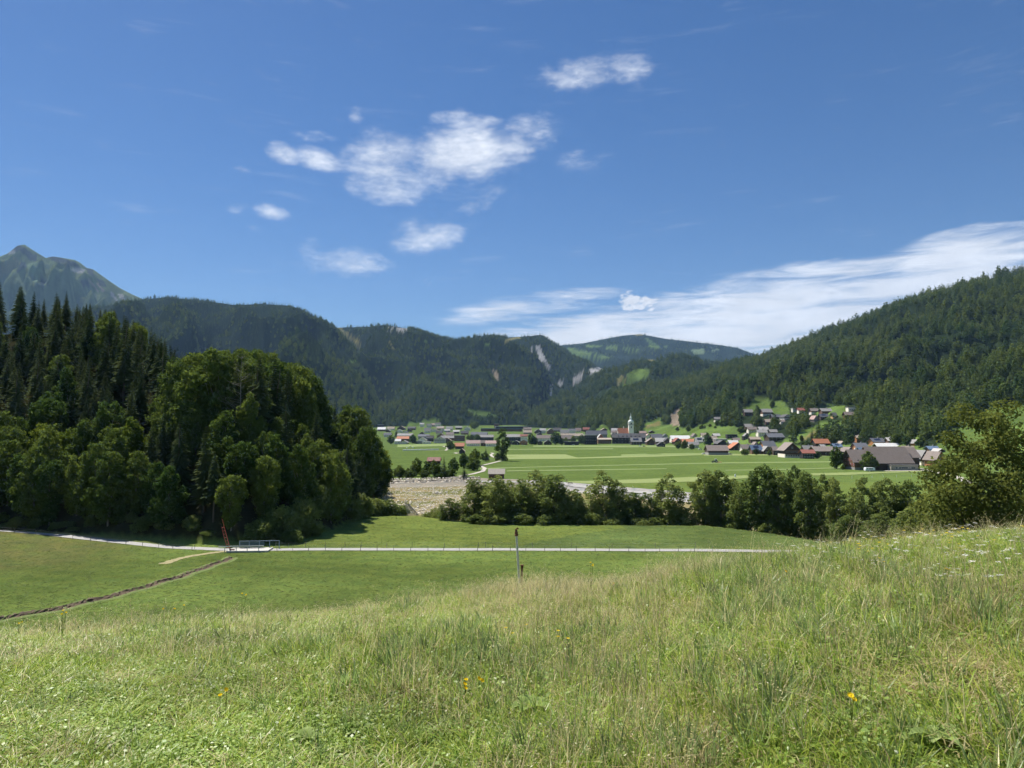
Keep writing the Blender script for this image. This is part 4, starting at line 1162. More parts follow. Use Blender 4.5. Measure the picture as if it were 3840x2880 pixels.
tag(obj('pipe_stub', MB().tube([(0, 0, 0), (0, 0, sz - g - .1), (.01, 0, sz - g)], [.03, .03, .045], 10).mesh('pipe_stub', M['rust']), None, (sx, sy, g)), 'short dark rusty pipe stub in dry grass right of the standpipe', 'pipe')

# ================================================================== VILLAGE
ROOF = {'grey': (0.24, 0.23, 0.22), 'brown': (0.20, 0.165, 0.145), 'dark': (0.085, 0.082, 0.084), 'orange': (0.38, 0.155, 0.085), 'white': (0.62, 0.61, 0.59), 'tan': (0.34, 0.28, 0.22), 'pink': (0.36, 0.25, 0.22),
        'blue': (0.11, 0.16, 0.24), 'red': (0.25, 0.095, 0.07), 'pale': (0.42, 0.40, 0.38), 'slate': (0.11, 0.115, 0.13)}
WALL = {'white': (0.84, 0.76, 0.64), 'timber': (0.075, 0.052, 0.038), 'brown': (0.15, 0.088, 0.055), 'black': (0.040, 0.034, 0.032), 'yellow': (0.55, 0.38, 0.17), 'orange': (0.38, 0.18, 0.075), 'grey': (0.30, 0.29, 0.28), 'pink': (0.52, 0.40, 0.34), 'red': (0.40, 0.13, 0.08)}
for k, c_ in ROOF.items(): M['r_' + k] = mat_plain(k + '_roof', c_, 0.8, 0.14, 0.5, obj_var=.14)
for k, c_ in WALL.items(): M['w_' + k] = mat_plain(k + '_wall', c_, 0.9, 0.12, 0.7, obj_var=.1, stretch=(1, 1, 3))
M['glass'] = mat_plain('window_glass', (0.045, 0.055, 0.07), 0.15, 0.2, 1.0, 0.6)
M['frame'] = mat_plain('window_frame', (0.75, 0.74, 0.70), 0.7, 0.05, 1.0)
M['shutter'] = mat_plain('red_shutter', (0.33, 0.075, 0.06), 0.7, 0.2, 3.0)
M['pv'] = mat_plain('solar_glass', (0.03, 0.04, 0.075), 0.2, 0.2, 0.8, 0.6)

WIN = {}
def window_mesh(w, h, fr=.1):
    k = (round(w, 1), round(h, 1))
    if k not in WIN:
        b = MB(); b.box(-w / 2, w / 2, -.05, .0, 0, h, 0); b.box(-w / 2 + fr, w / 2 - fr, -.08, -.05, fr, h - fr, 1)
        WIN[k] = b.mesh('window', [M['frame'], M['glass']])
    return WIN[k]

def gable_mesh(name, ax, x0, x1, y0, y1, ze, zr, mat):
    """Walls with two gable triangles; ax = direction of the roof ridge."""
    b = MB()
    if ax == 'x':
        ym = (y0 + y1) / 2
        vs = [(x0, y0, -1.5), (x1, y0, -1.5), (x1, y1, -1.5), (x0, y1, -1.5), (x0, y0, ze), (x1, y0, ze), (x1, y1, ze), (x0, y1, ze), (x0, ym, zr), (x1, ym, zr)]
        fs = [(0, 1, 5, 4), (1, 2, 6, 9, 5), (2, 3, 7, 6), (3, 0, 4, 8, 7), (4, 5, 9, 8), (6, 7, 8, 9)]
    else:
        xm = (x0 + x1) / 2
        vs = [(x0, y0, -1.5), (x1, y0, -1.5), (x1, y1, -1.5), (x0, y1, -1.5), (x0, y0, ze), (x1, y0, ze), (x1, y1, ze), (x0, y1, ze), (xm, y0, zr), (xm, y1, zr)]
        fs = [(0, 1, 5, 8, 4), (1, 2, 6, 5), (2, 3, 7, 9, 6), (3, 0, 4, 7), (4, 8, 9, 7), (5, 6, 9, 8)]
    b.add(vs, fs); return b.mesh(name, mat)

def roof_mesh(ax, x0, x1, y0, y1, ze, zr, mats, oh=.9, th=.28):
    b = MB()
    if ax == 'x':
        ym = (y0 + y1) / 2; sl = (zr - ze) / (ym - y0)
        a0, a1, zl = x0 - oh, x1 + oh, ze - sl * oh
        for s, yy in ((0, y0 - oh), (1, y1 + oh)):
            vs = [(a0, yy, zl), (a1, yy, zl), (a1, ym, zr), (a0, ym, zr)]; up = [(p[0], p[1], p[2] + th) for p in vs]
            fs = [(4, 5, 6, 7), (3, 2, 1, 0), (0, 1, 5, 4), (1, 2, 6, 5), (2, 3, 7, 6), (3, 0, 4, 7)]
            b.add(vs + up, fs if s == 0 else [q[::-1] for q in fs], s)
    else:
        xm = (x0 + x1) / 2; sl = (zr - ze) / (xm - x0)
        a0, a1, zl = y0 - oh, y1 + oh, ze - sl * oh
        for s, xx in ((0, x0 - oh), (1, x1 + oh)):
            vs = [(xx, a0, zl), (xx, a1, zl), (xm, a1, zr), (xm, a0, zr)]; up = [(p[0], p[1], p[2] + th) for p in vs]
            fs = [(4, 5, 6, 7), (3, 2, 1, 0), (0, 1, 5, 4), (1, 2, 6, 5), (2, 3, 7, 6), (3, 0, 4, 7)]
            b.add(vs + up, [q[::-1] for q in fs] if s == 0 else fs, s)
    return b.mesh('roof', mats)

def house(label, x0, x1, ridge, eave, base, ori='s', roof='grey', wall='white', name='house', cat='house', depth=None, yaw=0., low=None, win=None, roof2=None, chim=True, balc=0, pv=False, ymin=300., group='houses of the village'):
    """One building from its outline in the photo: columns of its ends, rows of ridge, eave and ground line."""
    pxc = (x0 + x1) / 2
    X, Y, Z = locate(pxc, base, ymin)
    W0 = (x1 - x0) / F * Y
    D = depth or (min(max(.62 * W0, 7.5), 15) if ori != 'g' else min(max(1.15 * W0, 8), 18))
    u = (pxc - CX) / F; g = abs(u) * F * D / (Y + D)
    g = min(g, (x1 - x0) * .45)
    a0, a1 = (x0 + g, x1) if u > 0 else (x0, x1 - g)
    X = Y * ((a0 + a1) / 2 - CX) / F
    W = (a1 - a0) / F * Y
    he = max((base - eave) / F * Y, 1.6); hr = max((base - ridge) / F * Y, he + .3)
    hr += (D / 2 if ori == 's' else 0) * (EYE_Z - Z - hr) / Y * 1.0        # the ridge lies deeper than the front wall
    hr = max(hr, he + .3)
    KEEP_CLEAR.append((x0, ridge, x1, base, Y))
    t = thing(name, label, cat, (X, Y, Z), R(yaw + random.uniform(-4, 4)), group)
    wm, rm = M['w_' + wall], M['r_' + roof]; rm2 = M['r_' + roof2] if roof2 else rm
    hx = W / 2
    if ori == 'f':
        obj('wall', MB().box(-hx, hx, 0, D, -1.5, he).mesh('wall', wm), t)
        rf = obj('roof', MB().box(-hx - .5, hx + .5, -.5, D + .5, he, he + max(.35, min(hr - he, 1.2))).mesh('roof', rm), t)
    else:
        ax = 'x' if ori == 's' else 'y'
        obj('wall', gable_mesh('wall', ax, -hx, hx, 0, D, he, hr, wm), t)
        rf = obj('roof', roof_mesh(ax, -hx, hx, 0, D, he, hr, [rm, rm2], oh=min(1.1, .07 * W0 + .35)), t)
        if chim and W0 > 8:
            cx_ = hx * .35; cy_ = D * .5 + .4
            zt = hr if ori == 's' else he + (hr - he) * .65
            obj('chimney', MB().box(cx_ - .4, cx_ + .4, cy_ - .4, cy_ + .4, zt - .3, zt + 1.3).mesh('chimney', M['w_grey']), rf)
        if pv:
            ym = D / 2; sl = (hr - he) / (D / 2) if ori == 's' else (hr - he) / hx
            b = MB()
            if ori == 's':
                y0_, y1_ = D * .12, D * .38
                vs = [(-hx * .6, y0_, he + sl * y0_ + .34), (hx * .5, y0_, he + sl * y0_ + .34), (hx * .5, y1_, he + sl * y1_ + .34), (-hx * .6, y1_, he + sl * y1_ + .34)]
            else:
                xa, xb = -hx * .8, -hx * .3
                vs = [(xa, D * .15, he + sl * (xa + hx) + .34), (xb, D * .15, he + sl * (xb + hx) + .34), (xb, D * .8, he + sl * (xb + hx) + .34), (xa, D * .8, he + sl * (xa + hx) + .34)]
            up = [(p[0], p[1], p[2] + .08) for p in vs]
            b.add(vs + up, [(4, 5, 6, 7), (3, 2, 1, 0), (0, 1, 5, 4), (1, 2, 6, 5), (2, 3, 7, 6), (3, 0, 4, 7)]); obj('solar_panel', b.mesh('solar_panel', M['pv']), rf)
    if low: obj('ground_floor', MB().box(-hx - .06, hx + .06, -.06, D + .06, -1.5, min(he * .5, 3.0)).mesh('ground_floor', M['w_' + low]), t)
    if win is None: win = (2, 1) if (x1 - x0) < 30 else ((3, 1) if he < 5 else (3, 2))
    nc, nr = win
    wh = min(1.35, he / (nr + .6) * .62); ww = wh * .9
    wmsh = window_mesh(ww, wh)
    for r_ in range(nr):
        for c_ in range(nc):
            obj('window', wmsh, t, (-hx + W * (c_ + .75) / (nc + .5), -.07 if low else -.01, (r_ + .32) * he / nr + .0))
    if ori == 'g' and hr - he > 2.2 and nc: obj('window', wmsh, t, (0, -.01, he + (hr - he) * .18))
    for k in range(balc):
        zb = he * (k + .95) / (balc + .2) - .3
        bo = obj('balcony', MB().box(-hx * .92, hx * .92, -1.15, -.02, zb - .12, zb).mesh('balcony', M['w_' + ('timber' if wall != 'timber' else 'grey')]), t)
        obj('parapet', MB().box(-hx * .92, hx * .92, -1.2, -1.1, zb, zb + .9).mesh('parapet', M['w_' + ('brown' if wall != 'white' else 'timber')]), bo)
    return t

# left end of the village
house('long pale-roofed house at the left end of the village, by the wood', 1417, 1449, 1602, 1609.5, 1617, 's', 'white', 'brown')
house('dark flat-roofed house on the slope above the pale-roofed one', 1417, 1442, 1590, 1593, 1602, 'f', 'pale', 'black')
house('small dark gabled house right of the pale-roofed one', 1447, 1466, 1610, 1615, 1620, 'g', 'grey', 'timber')
house('grey-roofed low house under the left tall spruce', 1440, 1470, 1623, 1630, 1638, 's', 'slate', 'white')
house('orange-tiled double house left of the round tree', 1490, 1538, 1637, 1645, 1657, 's', 'orange', 'brown')
house('white-roofed white cottage at the left field edge', 1480, 1505, 1647, 1653, 1665, 's', 'white', 'white')
house('white gabled cottage with grey roof beside the white-roofed cottage', 1503, 1533, 1652, 1659, 1665, 'g', 'grey', 'white')
house('long grey-roofed row behind the orange-tiled house', 1491, 1551, 1626, 1633, 1640, 's', 'grey', 'white')
house('white house with wide grey gable at the left field edge', 1566, 1604, 1640, 1650, 1662, 'g', 'grey', 'white', win=(4, 1))
house('flat grey shed left of the wide grey gable house', 1556, 1585, 1654, 1655, 1664, 'f', 'grey', 'grey', name='shed', cat='shed', win=(0, 0))
house('flat white garage right of the wide grey gable house', 1584, 1617, 1656, 1657, 1664, 'f', 'white', 'white', name='garage', cat='garage', win=(2, 1))
house('dark slate-roofed house behind the wide grey gable house', 1569, 1613, 1629, 1636, 1645, 's', 'slate', 'grey')
house('dark wooden gable house above the slate-roofed one', 1570, 1600, 1620, 1630, 1638, 'g', 'dark', 'timber')
house('grey hipped block with the highest roof at left', 1592, 1617, 1605, 1614, 1623, 's', 'grey', 'white')
house('black timber house right of the slate-roofed one', 1601, 1627, 1634, 1642, 1656, 's', 'dark', 'black')
house('white chalet with dark gable and balconies at the left field edge', 1628, 1674, 1637, 1648, 1661, 'g', 'slate', 'white', balc=1, win=(4, 2))
house('small red-brown gabled cottage beside the white chalet', 1667, 1695, 1643, 1652, 1660, 'g', 'tan', 'brown')
house('long grey roof behind the white chalet', 1655, 1706, 1634, 1642, 1652, 's', 'grey', 'brown')
house('brown wooden gable house with low roof in the left cluster', 1639, 1674, 1627, 1635, 1641, 'g', 'brown', 'brown')
house('brown-roofed house at the right of the left cluster', 1674, 1702, 1621, 1629, 1638, 's', 'brown', 'white')
house('small white flat house below the far wood at left', 1654, 1670, 1609, 1611, 1618, 'f', 'white', 'white', win=(1, 1))
house('pale grey-roofed house next to the small white flat house', 1668, 1688, 1610, 1614, 1620, 's', 'pale', 'grey')
house('white villa leftmost of the terrace houses below the round meadow', 1575, 1591, 1586, 1590, 1601, 's', 'pale', 'white')
house('dark terraced house in the middle below the round meadow', 1600, 1619, 1589, 1593, 1603, 's', 'dark', 'white')
house('pinkish terraced house below the round meadow', 1618, 1632, 1588, 1592, 1600, 's', 'pink', 'pink')
house('dark and white house rightmost below the round meadow', 1632, 1654, 1585, 1590, 1601, 's', 'dark', 'white')
house('lone dark cabin in front of the left wood strip', 1528, 1548, 1610, 1614, 1619, 'g', 'dark', 'timber', win=(1, 1))
house('dark barn with pale roof at the edge of the back meadow', 1701, 1723, 1613, 1618, 1626, 's', 'pale', 'timber', name='barn', cat='barn', win=(1, 1))
# school and works
house('brown block with pale flat roof left of the school', 1704, 1744, 1632, 1634, 1654, 'f', 'pale', 'brown', win=(4, 2))
house('left wing of the dark school with rows of white windows', 1800, 1851, 1631, 1639, 1654, 's', 'grey', 'black', win=(7, 2), name='school_building', cat='school', chim=False)
house('right wing of the dark school, behind the poplar', 1893, 1952, 1629, 1638, 1655, 's', 'grey', 'black', win=(8, 2), name='school_building', cat='school', chim=False)
house('tall white block with reddish roof at the right end of the school', 1952, 1978, 1629, 1635, 1655, 's', 'red', 'white', win=(3, 3), chim=False)
house('long blue-black roof behind the left school wing', 1767, 1827, 1621, 1629, 1639, 's', 'slate', 'grey')
house('left white-framed terrace with pinkish roof at the field edge', 1750, 1804, 1652, 1662, 1673, 's', 'pink', 'white', win=(6, 1), chim=False)
house('dark linking block between the two white terraces', 1804, 1823, 1652, 1660, 1673, 's', 'brown', 'timber', win=(1, 1), chim=False)
house('right white-framed terrace with pinkish roof near the poplar', 1822, 1868, 1653, 1662, 1674, 's', 'pink', 'white', win=(5, 1), chim=False)
house('small barn with bright orange roof below the school', 1708, 1741, 1662, 1672, 1684, 's', 'orange', 'timber', name='barn', cat='barn', win=(0, 0), chim=False, depth=10)
house('tiny black field barn with tan gable beside the path', 1723, 1744, 1683, 1691, 1702, 'g', 'tan', 'black', name='field_barn', cat='barn', win=(0, 0), chim=False)
house('orange wooden chalet at the right of the school', 1949, 1978, 1650, 1657, 1668, 'g', 'grey', 'orange')
house('dark house with grey gable left of the orange chalet', 1921, 1948, 1652, 1660, 1668, 'g', 'pale', 'black')
house('dark small house right of the poplar crown', 1905, 1923, 1651, 1659, 1667, 'g', 'slate', 'timber')
house('long low factory hall with blue-grey roof', 1803, 1957, 1605, 1608, 1618, 'f', 'blue', 'brown', name='factory_hall', cat='factory', win=(0, 0), depth=60)
house('upper white-roofed factory hall with dark glass front', 1860, 1979, 1598, 1600, 1608, 'f', 'white', 'black', name='factory_hall', cat='factory', win=(0, 0), depth=50)
house('square factory tower beside the white roofs', 1853, 1870, 1589, 1590, 1604, 'f', 'tan', 'brown', name='factory_tower', cat='factory', win=(2, 1))
# centre
house('dark gable house at the left of the far centre row', 2005, 2030, 1609.5, 1618, 1626, 'g', 'dark', 'timber')
house('white house with pale roof between two dark gables', 2025, 2046, 1607, 1613, 1625, 's', 'pale', 'white')
house('brown gabled barn in the far centre row', 2051, 2078, 1607, 1616, 1628, 'g', 'grey', 'brown', name='barn', cat='barn', win=(1, 1))
house('long white house with dormers and brown roof', 2012, 2068, 1632, 1643, 1655, 's', 'brown', 'white', win=(8, 2))
house('wide grey roof behind the round tree', 2101, 2133, 1611, 1622, 1632, 's', 'grey', 'grey')
house('white house with slate roof in the far centre', 2131, 2157, 1608, 1614, 1626, 's', 'slate', 'white', win=(3, 2))
house('pink-roofed house in the far centre', 2158, 2178, 1605, 1613, 1621, 's', 'pink', 'white')
house('red-brown roofed house below the forest foot', 2185, 2209, 1603, 1610, 1618, 's', 'red', 'brown')
house('long grey-brown roof in the centre', 2104, 2186, 1626, 1634, 1647, 's', 'tan', 'grey', win=(6, 1))
house('dark brown barn roof before the long roof', 2104, 2150, 1632, 1645, 1653, 's', 'brown', 'timber', name='barn', cat='barn', win=(0, 0))
house('long black flat building at the field edge', 2113, 2170, 1656, 1657.5, 1669, 'f', 'dark', 'black', win=(0, 0), name='flat_hall', cat='building')
house('modern dark glass block with pale flat roof', 2189, 2238, 1631, 1633, 1667, 'f', 'pale', 'black', win=(5, 3), name='hotel_block', cat='building')
house('large dark hipped roof behind the glass block', 2196, 2276, 1615, 1628, 1642, 's', 'slate', 'grey', win=(6, 1))
house('red gable above the grey flat wing', 2238, 2263, 1628, 1641, 1650, 'g', 'pale', 'red', win=(1, 1))
house('grey flat wing between the glass block and the dark hotel', 2238, 2292, 1643, 1648, 1664, 's', 'tan', 'brown', win=(5, 1), chim=False)
house('grey double gable at the field edge under the white dormer house', 2039, 2068, 1650, 1660, 1668, 'g', 'grey', 'timber')
house('little black gable left of the grey double gable', 2016, 2034, 1652, 1660, 1668, 'g', 'dark', 'black')
ht = house('big dark hotel with a row of dormers before the church', 2291, 2419, 1626, 1640, 1664, 's', 'dark', 'black', win=(9, 2), name='hotel', cat='hotel', chim=False, depth=16)
wd = ht.children[0].dimensions
for k in range(6):
    x = -18 + k * 7.2
    dm = obj('dormer', MB().box(-1.0, 1.0, 0, 3.0, 0, 1.5).mesh('dormer', M['w_black']), ht, (x, 1.6, (1664 - 1638) / F * ht.location.y))
    obj('dormer_roof', MB().box(-1.2, 1.2, -.3, 3.0, 1.5, 1.75).mesh('dormer_roof', M['r_grey']), dm)
house('dark chalet with skylit grey roof right of the hotel', 2362, 2404, 1642, 1655, 1668, 's', 'grey', 'timber', pv=True)
house('brown chalet with wide brown gable', 2418, 2453, 1645, 1656, 1669, 'g', 'brown', 'brown', balc=1)
house('yellow house with slate roof right of the church', 2437, 2482, 1628, 1640, 1650, 's', 'slate', 'yellow', win=(5, 1))
house('pale-roofed barn right of the brown chalet', 2453, 2497, 1643, 1655, 1664, 's', 'pale', 'timber', name='barn', cat='barn')
house('black chalet at the field edge, gable towards the meadow', 2458, 2492, 1658, 1667, 1676, 'g', 'dark', 'black', win=(3, 1))
house('pink-roofed low house under the slope right of the tower', 2395, 2422, 1617, 1623, 1629, 's', 'pink', 'pink')
house('tall pinkish house between the hotel and the yellow house', 2417, 2440, 1627, 1634, 1648, 'g', 'pink', 'white')
house('dark steep gable right of the pale-roofed barn', 2487, 2514, 1641, 1651, 1664, 'g', 'dark', 'timber')
house('small dark hut at the foot of the dry slope', 2431, 2452, 1615, 1620, 1625, 'g', 'dark', 'brown', name='hut', cat='hut', win=(1, 1))
house('long white-roofed hall behind the centre right houses', 2509, 2586, 1634, 1645, 1656, 's', 'white', 'white', chim=False, name='hall', cat='hall')
house('dark gable with reddish eave below the white-roofed hall', 2519, 2554, 1643, 1655, 1666, 'g', 'red', 'timber')
house('orange-brown roofed house below the white-roofed hall', 2550, 2613, 1647, 1657, 1667, 's', 'orange', 'brown')
house('white gabled house with solar roof left of the tall tree', 2602, 2638, 1641, 1654, 1664, 's', 'pale', 'white', pv=True)
house('white cottage with grey roof at the centre field edge', 2576, 2618, 1658, 1667, 1680, 's', 'grey', 'white')
house('large brown-roofed field barn with left gable', 2635, 2727, 1672, 1689.5, 1706, 's', 'brown', 'timber', name='barn', cat='barn', win=(0, 0), chim=False, depth=18, low='grey')
house('long building with white roof edge behind the field barn', 2674, 2725, 1646, 1648, 1661, 'f', 'white', 'grey', win=(6, 1))
house('black modern cube house on the meadow edge', 2717, 2762, 1629, 1630, 1644, 'f', 'slate', 'black', win=(3, 1))
house('dark gable house directly behind the field barn', 2675, 2727, 1651, 1663, 1676, 'g', 'dark', 'black', win=(0, 0))
house('dark farmhouse with bright orange left roof slope', 2722, 2793, 1660, 1680, 1689, 'g', 'orange', 'timber', roof2='white', depth=16)
house('white-roofed barn left of the orange roof', 2726, 2765, 1652, 1661, 1672, 's', 'white', 'timber', name='barn', cat='barn', chim=False)
house('brown roof above the white-roofed barn', 2743, 2773, 1643, 1650, 1657, 's', 'brown', 'brown')
house('brown-roofed house right of the orange-sloped farmhouse', 2770, 2819, 1668, 1681, 1693, 's', 'brown', 'white')
house('dark modern house at the foot of the meadow', 2779, 2806, 1636, 1638, 1650, 'f', 'dark', 'black', win=(2, 1))
# right part of the village and houses on the slope
house('house with blue solar roof at the field edge', 2807, 2853, 1671, 1685, 1703, 's', 'blue', 'brown', pv=True)
house('grey-roofed gable house right of the solar roof', 2846, 2887, 1674, 1688, 1704, 'g', 'grey', 'timber')
house('wide slate roof with skylights and orange gable', 2845, 2906, 1655, 1674, 1684, 's', 'slate', 'orange', depth=15)
house('grand brown chalet with balconies and white ground floor', 2910, 2996, 1661, 1687, 1716, 'g', 'brown', 'timber', balc=2, win=(6, 2), low='white', name='chalet', cat='house')
house('brown annex left of the grand chalet', 2886, 2914, 1676, 1688, 1707, 's', 'brown', 'timber', win=(1, 1))
house('long dark farm with slate roof above the village', 2864, 2938, 1626, 1639, 1657, 's', 'slate', 'timber', name='farmhouse', cat='house')
house('chalet with tan roof left of the long dark farm', 2804, 2848, 1639, 1647, 1660, 's', 'tan', 'timber', balc=1)
house('white house with grey roof, lowest on the slope path', 2832, 2875, 1612, 1621, 1636, 's', 'grey', 'white')
house('house with pale roof and dark gable above the white one', 2838, 2880, 1601, 1611, 1620, 's', 'pale', 'timber')
house('white chalet with brown roof at the meadow corner', 2797, 2836, 1601, 1610, 1623, 's', 'brown', 'white', balc=1)
house('grey barn roof above the white chalet', 2787, 2824, 1590, 1599, 1608, 's', 'grey', 'timber', name='barn', cat='barn', chim=False)
house('grey slate barn right of the slope houses', 2879, 2912, 1611, 1619, 1628, 's', 'grey', 'timber', name='barn', cat='barn', chim=False)
house('tan-roofed timber house amid the slope trees', 2864, 2898, 1572, 1581, 1591, 's', 'tan', 'timber')
house('dark long-roofed house on the upper slope', 2886, 2928, 1554, 1563, 1573, 's', 'slate', 'timber')
house('white chalet with wide pale gable on the upper slope', 2922, 2969, 1554, 1563, 1576, 'g', 'dark', 'white', roof2='white', balc=1)
house('grey farm with red lean-to on the upper meadow', 2850, 2896, 1533, 1545, 1560, 's', 'grey', 'brown', low='white', name='farmhouse')
house('weathered hut at the forest edge of the upper meadow', 2785, 2823, 1535, 1545, 1560, 's', 'grey', 'timber')
house('white cubic house at the top of the meadow', 2966, 2988, 1530, 1531, 1548, 'f', 'white', 'white', win=(2, 2))
house('red-roofed house beside the white cubic house', 2987, 3017, 1530, 1538, 1548, 's', 'red', 'white')
house('little house among trees below the white chalet', 2920, 2942, 1574, 1581, 1591, 's', 'brown', 'white')
house('brown-roofed house on the top row, left of the grey block', 3033, 3068, 1531, 1540, 1552, 's', 'brown', 'brown', low='white')
house('grey-roofed block with balconies in the top row', 3069, 3119, 1531, 1541, 1556, 's', 'grey', 'brown', balc=1, win=(5, 2))
house('dark house with solar roof below the top row', 3067, 3104, 1552, 1562, 1572, 's', 'slate', 'timber', pv=True)
house('yellow house with dark roof below the top row', 3112, 3136, 1547, 1557, 1572, 's', 'dark', 'yellow')
house('brown house at the right of the top row', 3158, 3202, 1544, 1555, 1567, 's', 'brown', 'brown')
house('white and black modern house highest at the right', 3170, 3209, 1525, 1527, 1544, 'f', 'dark', 'white', win=(3, 1))
house('pinkish small house above the right meadow strip', 3039, 3067, 1559, 1570, 1583, 'g', 'pink', 'pink')
house('dark-walled farm with bright orange roof below the spruces', 3037, 3106, 1647, 1661, 1675, 's', 'orange', 'black', win=(2, 1))
house('very long dark brown roof left of the big farm', 3029, 3130, 1676.5, 1691, 1709, 's', 'brown', 'timber', name='barn', cat='barn', chim=False, win=(3, 1))
house('dark house with reddish roof right of the grand chalet', 2993, 3049, 1688, 1698, 1720, 's', 'red', 'black', win=(4, 2))
house('grey roof behind the very long dark roof', 3001, 3046, 1672, 1684, 1696, 's', 'grey', 'brown')
house('solar-roofed house left of the big farm', 3112, 3152, 1665, 1674, 1683, 's', 'blue', 'timber', pv=True)
house('dark gable peeking over the farm tree', 3154, 3196, 1678, 1691, 1702, 'g', 'brown', 'timber', win=(1, 1))
house('small grey roof under the orange-roofed farm', 3066, 3090, 1668, 1675, 1683, 's', 'grey', 'brown')
house('huge barn with whitish roof behind the big farm', 3258, 3376, 1664, 1685, 1697, 's', 'white', 'timber', name='barn', cat='barn', chim=False, win=(0, 0), depth=18)
house('grey-brown roof right of the whitish barn roof', 3368, 3423, 1674, 1688, 1700, 's', 'tan', 'timber')
house('black chalet with white band and gable right of the big barn', 3422, 3478, 1690, 1714, 1745, 'g', 'grey', 'black', low='white', balc=1, win=(3, 1))
house('chalet with vivid orange roof near the bush tree', 3476, 3536, 1695, 1719, 1750, 'g', 'brown', 'orange', roof2='orange', balc=1)
house('blue-roofed barn above the black chalet', 3461, 3514, 1675, 1684, 1696, 's', 'blue', 'brown', name='barn', cat='barn')
house('pale gable between the blue roof and the orange roof', 3493, 3536, 1684, 1692, 1702, 'g', 'pale', 'timber')
house('wooden chalet with solar panels above the whitish barn', 3252, 3313, 1644, 1656, 1670, 's', 'slate', 'orange', pv=True)
house('house with pale slate roof right of the solar chalet', 3312, 3349, 1642, 1652, 1665, 's', 'pale', 'brown')
house('house with slate roof and orange gable left of the farm roof', 3183, 3250, 1663, 1679, 1694, 's', 'slate', 'orange', depth=14)
house('blue-grey low roof just above the farmhouse', 3207, 3250, 1680, 1690, 1702, 's', 'blue', 'timber')
house('wooden hut with pale roof above the farm', 3196, 3229, 1634, 1641, 1661, 's', 'tan', 'orange', name='hut', cat='hut')
house('brown chalet with pale gable among the right trees', 3413, 3441, 1650, 1660, 1674, 'g', 'grey', 'orange')
house('dark cabin alone above the centre meadow', 2676, 2702, 1564, 1571, 1581, 's', 'grey', 'timber', name='cabin', cat='cabin', low='white')

# the many other houses packed between them, too small and alike to tell apart
rg = np.random.default_rng(314)
def filler(px0, px1, rows, step, n_max):
    n = 0
    for row in rows:
        px = px0 + rg.uniform(0, step)
        while px < px1:
            w = rg.uniform(19, 32); x0, x1 = px, px + w; b = row + rg.uniform(-2, 2); px += w + rg.uniform(4, step)
            if n >= n_max or any(min(x1, c) - max(x0, a) > 5 and min(b, e) - max(b - 12, d_) > 4 for a, d_, c, e, _ in KEEP_CLEAR): continue
            rf = str(rg.choice(['grey', 'brown', 'slate', 'pale', 'tan', 'dark'])); wl_ = str(rg.choice(['white', 'white', 'brown', 'timber', 'grey']))
            ho = 'gs'[int(rg.uniform() < .6)]
            house('distant %s-roofed %s house packed among the village rows' % (rf, wl_ if wl_ != 'timber' else 'dark timber'), x0, x1, b - rg.uniform(12, 15), b - rg.uniform(5.5, 7), b, ho, rf, wl_, group='distant %s-roofed %s houses' % (rf, wl_)); n += 1
filler(1440, 1760, (1612, 1620, 1628, 1636, 1646), 14, 30)
filler(1960, 2330, (1618, 1626, 1634, 1644), 14, 22)
filler(2400, 2900, (1640, 1650, 1660, 1670), 16, 18)
filler(2900, 3230, (1670, 1682, 1694), 18, 8)

# ------------------------------------------------------------------ church
X, Y, Z = locate(2366, 1655); s = Y / F
tx0, tx1 = 2357.5, 2375.7
ch = thing('church', 'village church with orange nave roof and slender white onion-dome tower', 'church', (Y * (2366.6 - CX) / F, Y, Z))
hw = (tx1 - tx0) / 2 * s; zt = lambda py: (1655 - py) * s
M['copper'] = mat_plain('pale_copper', (0.78, 0.79, 0.73), 0.6, 0.06, 0.6)
M['w_church'] = mat_plain('church_plaster', (0.90, 0.85, 0.76), 0.9, 0.04, 0.4)
tw = obj('tower', MB().box(-hw, hw, -hw, hw, -1, zt(1594)).mesh('tower', M['w_church']), ch); tw.location.y = hw
obj('cornice', MB().box(-hw * 1.08, hw * 1.08, -hw * 1.08, hw * 1.08, zt(1594.5), zt(1592)).mesh('cornice', M['w_grey']), tw)
bz0 = zt(1592)
bf = obj('belfry', MB().lathe([(hw * 1.18, bz0), (hw * 1.18, zt(1586)), (hw * 1.22, zt(1585.4)), (hw * 1.22, zt(1584.6))], 8).mesh('belfry', M['w_church']), tw)
ond = obj('dome', MB().lathe([(hw * 1.2, zt(1584.6)), (hw * 1.22, zt(1583)), (hw * 1.1, zt(1579.6)), (hw * .82, zt(1576.6)), (hw * .46, zt(1574.8)), (hw * .40, zt(1574)), (hw * .40, zt(1568))], 16).mesh('dome', M['copper']), tw)
lan = obj('lantern', MB().lathe([(hw * .40, zt(1574)), (hw * .40, zt(1568.4)), (hw * .52, zt(1567.8)), (hw * .46, zt(1565.6)), (hw * .2, zt(1561)), (hw * .12, zt(1556)), (hw * .04, zt(1549))], 10).mesh('lantern', M['copper']), tw)
obj('cross', MB().box(-.08, .08, -.08, .08, zt(1549), zt(1546.6)).box(-.5, .5, -.08, .08, zt(1548), zt(1547.7)).mesh('cross', M['steel']), tw)
obj('clock', MB().lathe([(1.35, 0), (1.35, .15)], 16).mesh('clock', M['glass']), tw).matrix_local = Matrix.Translation((0, -hw * 1.19, zt(1588.6))) @ Matrix.Rotation(R(90), 4, 'X')
obj('sound_window', MB().box(-.9, .9, -hw - .06, -hw, zt(1605), zt(1599)).mesh('sound_window', M['glass']), tw)
nx0, nx1 = (2318.6 - 2366.6) * s, -hw
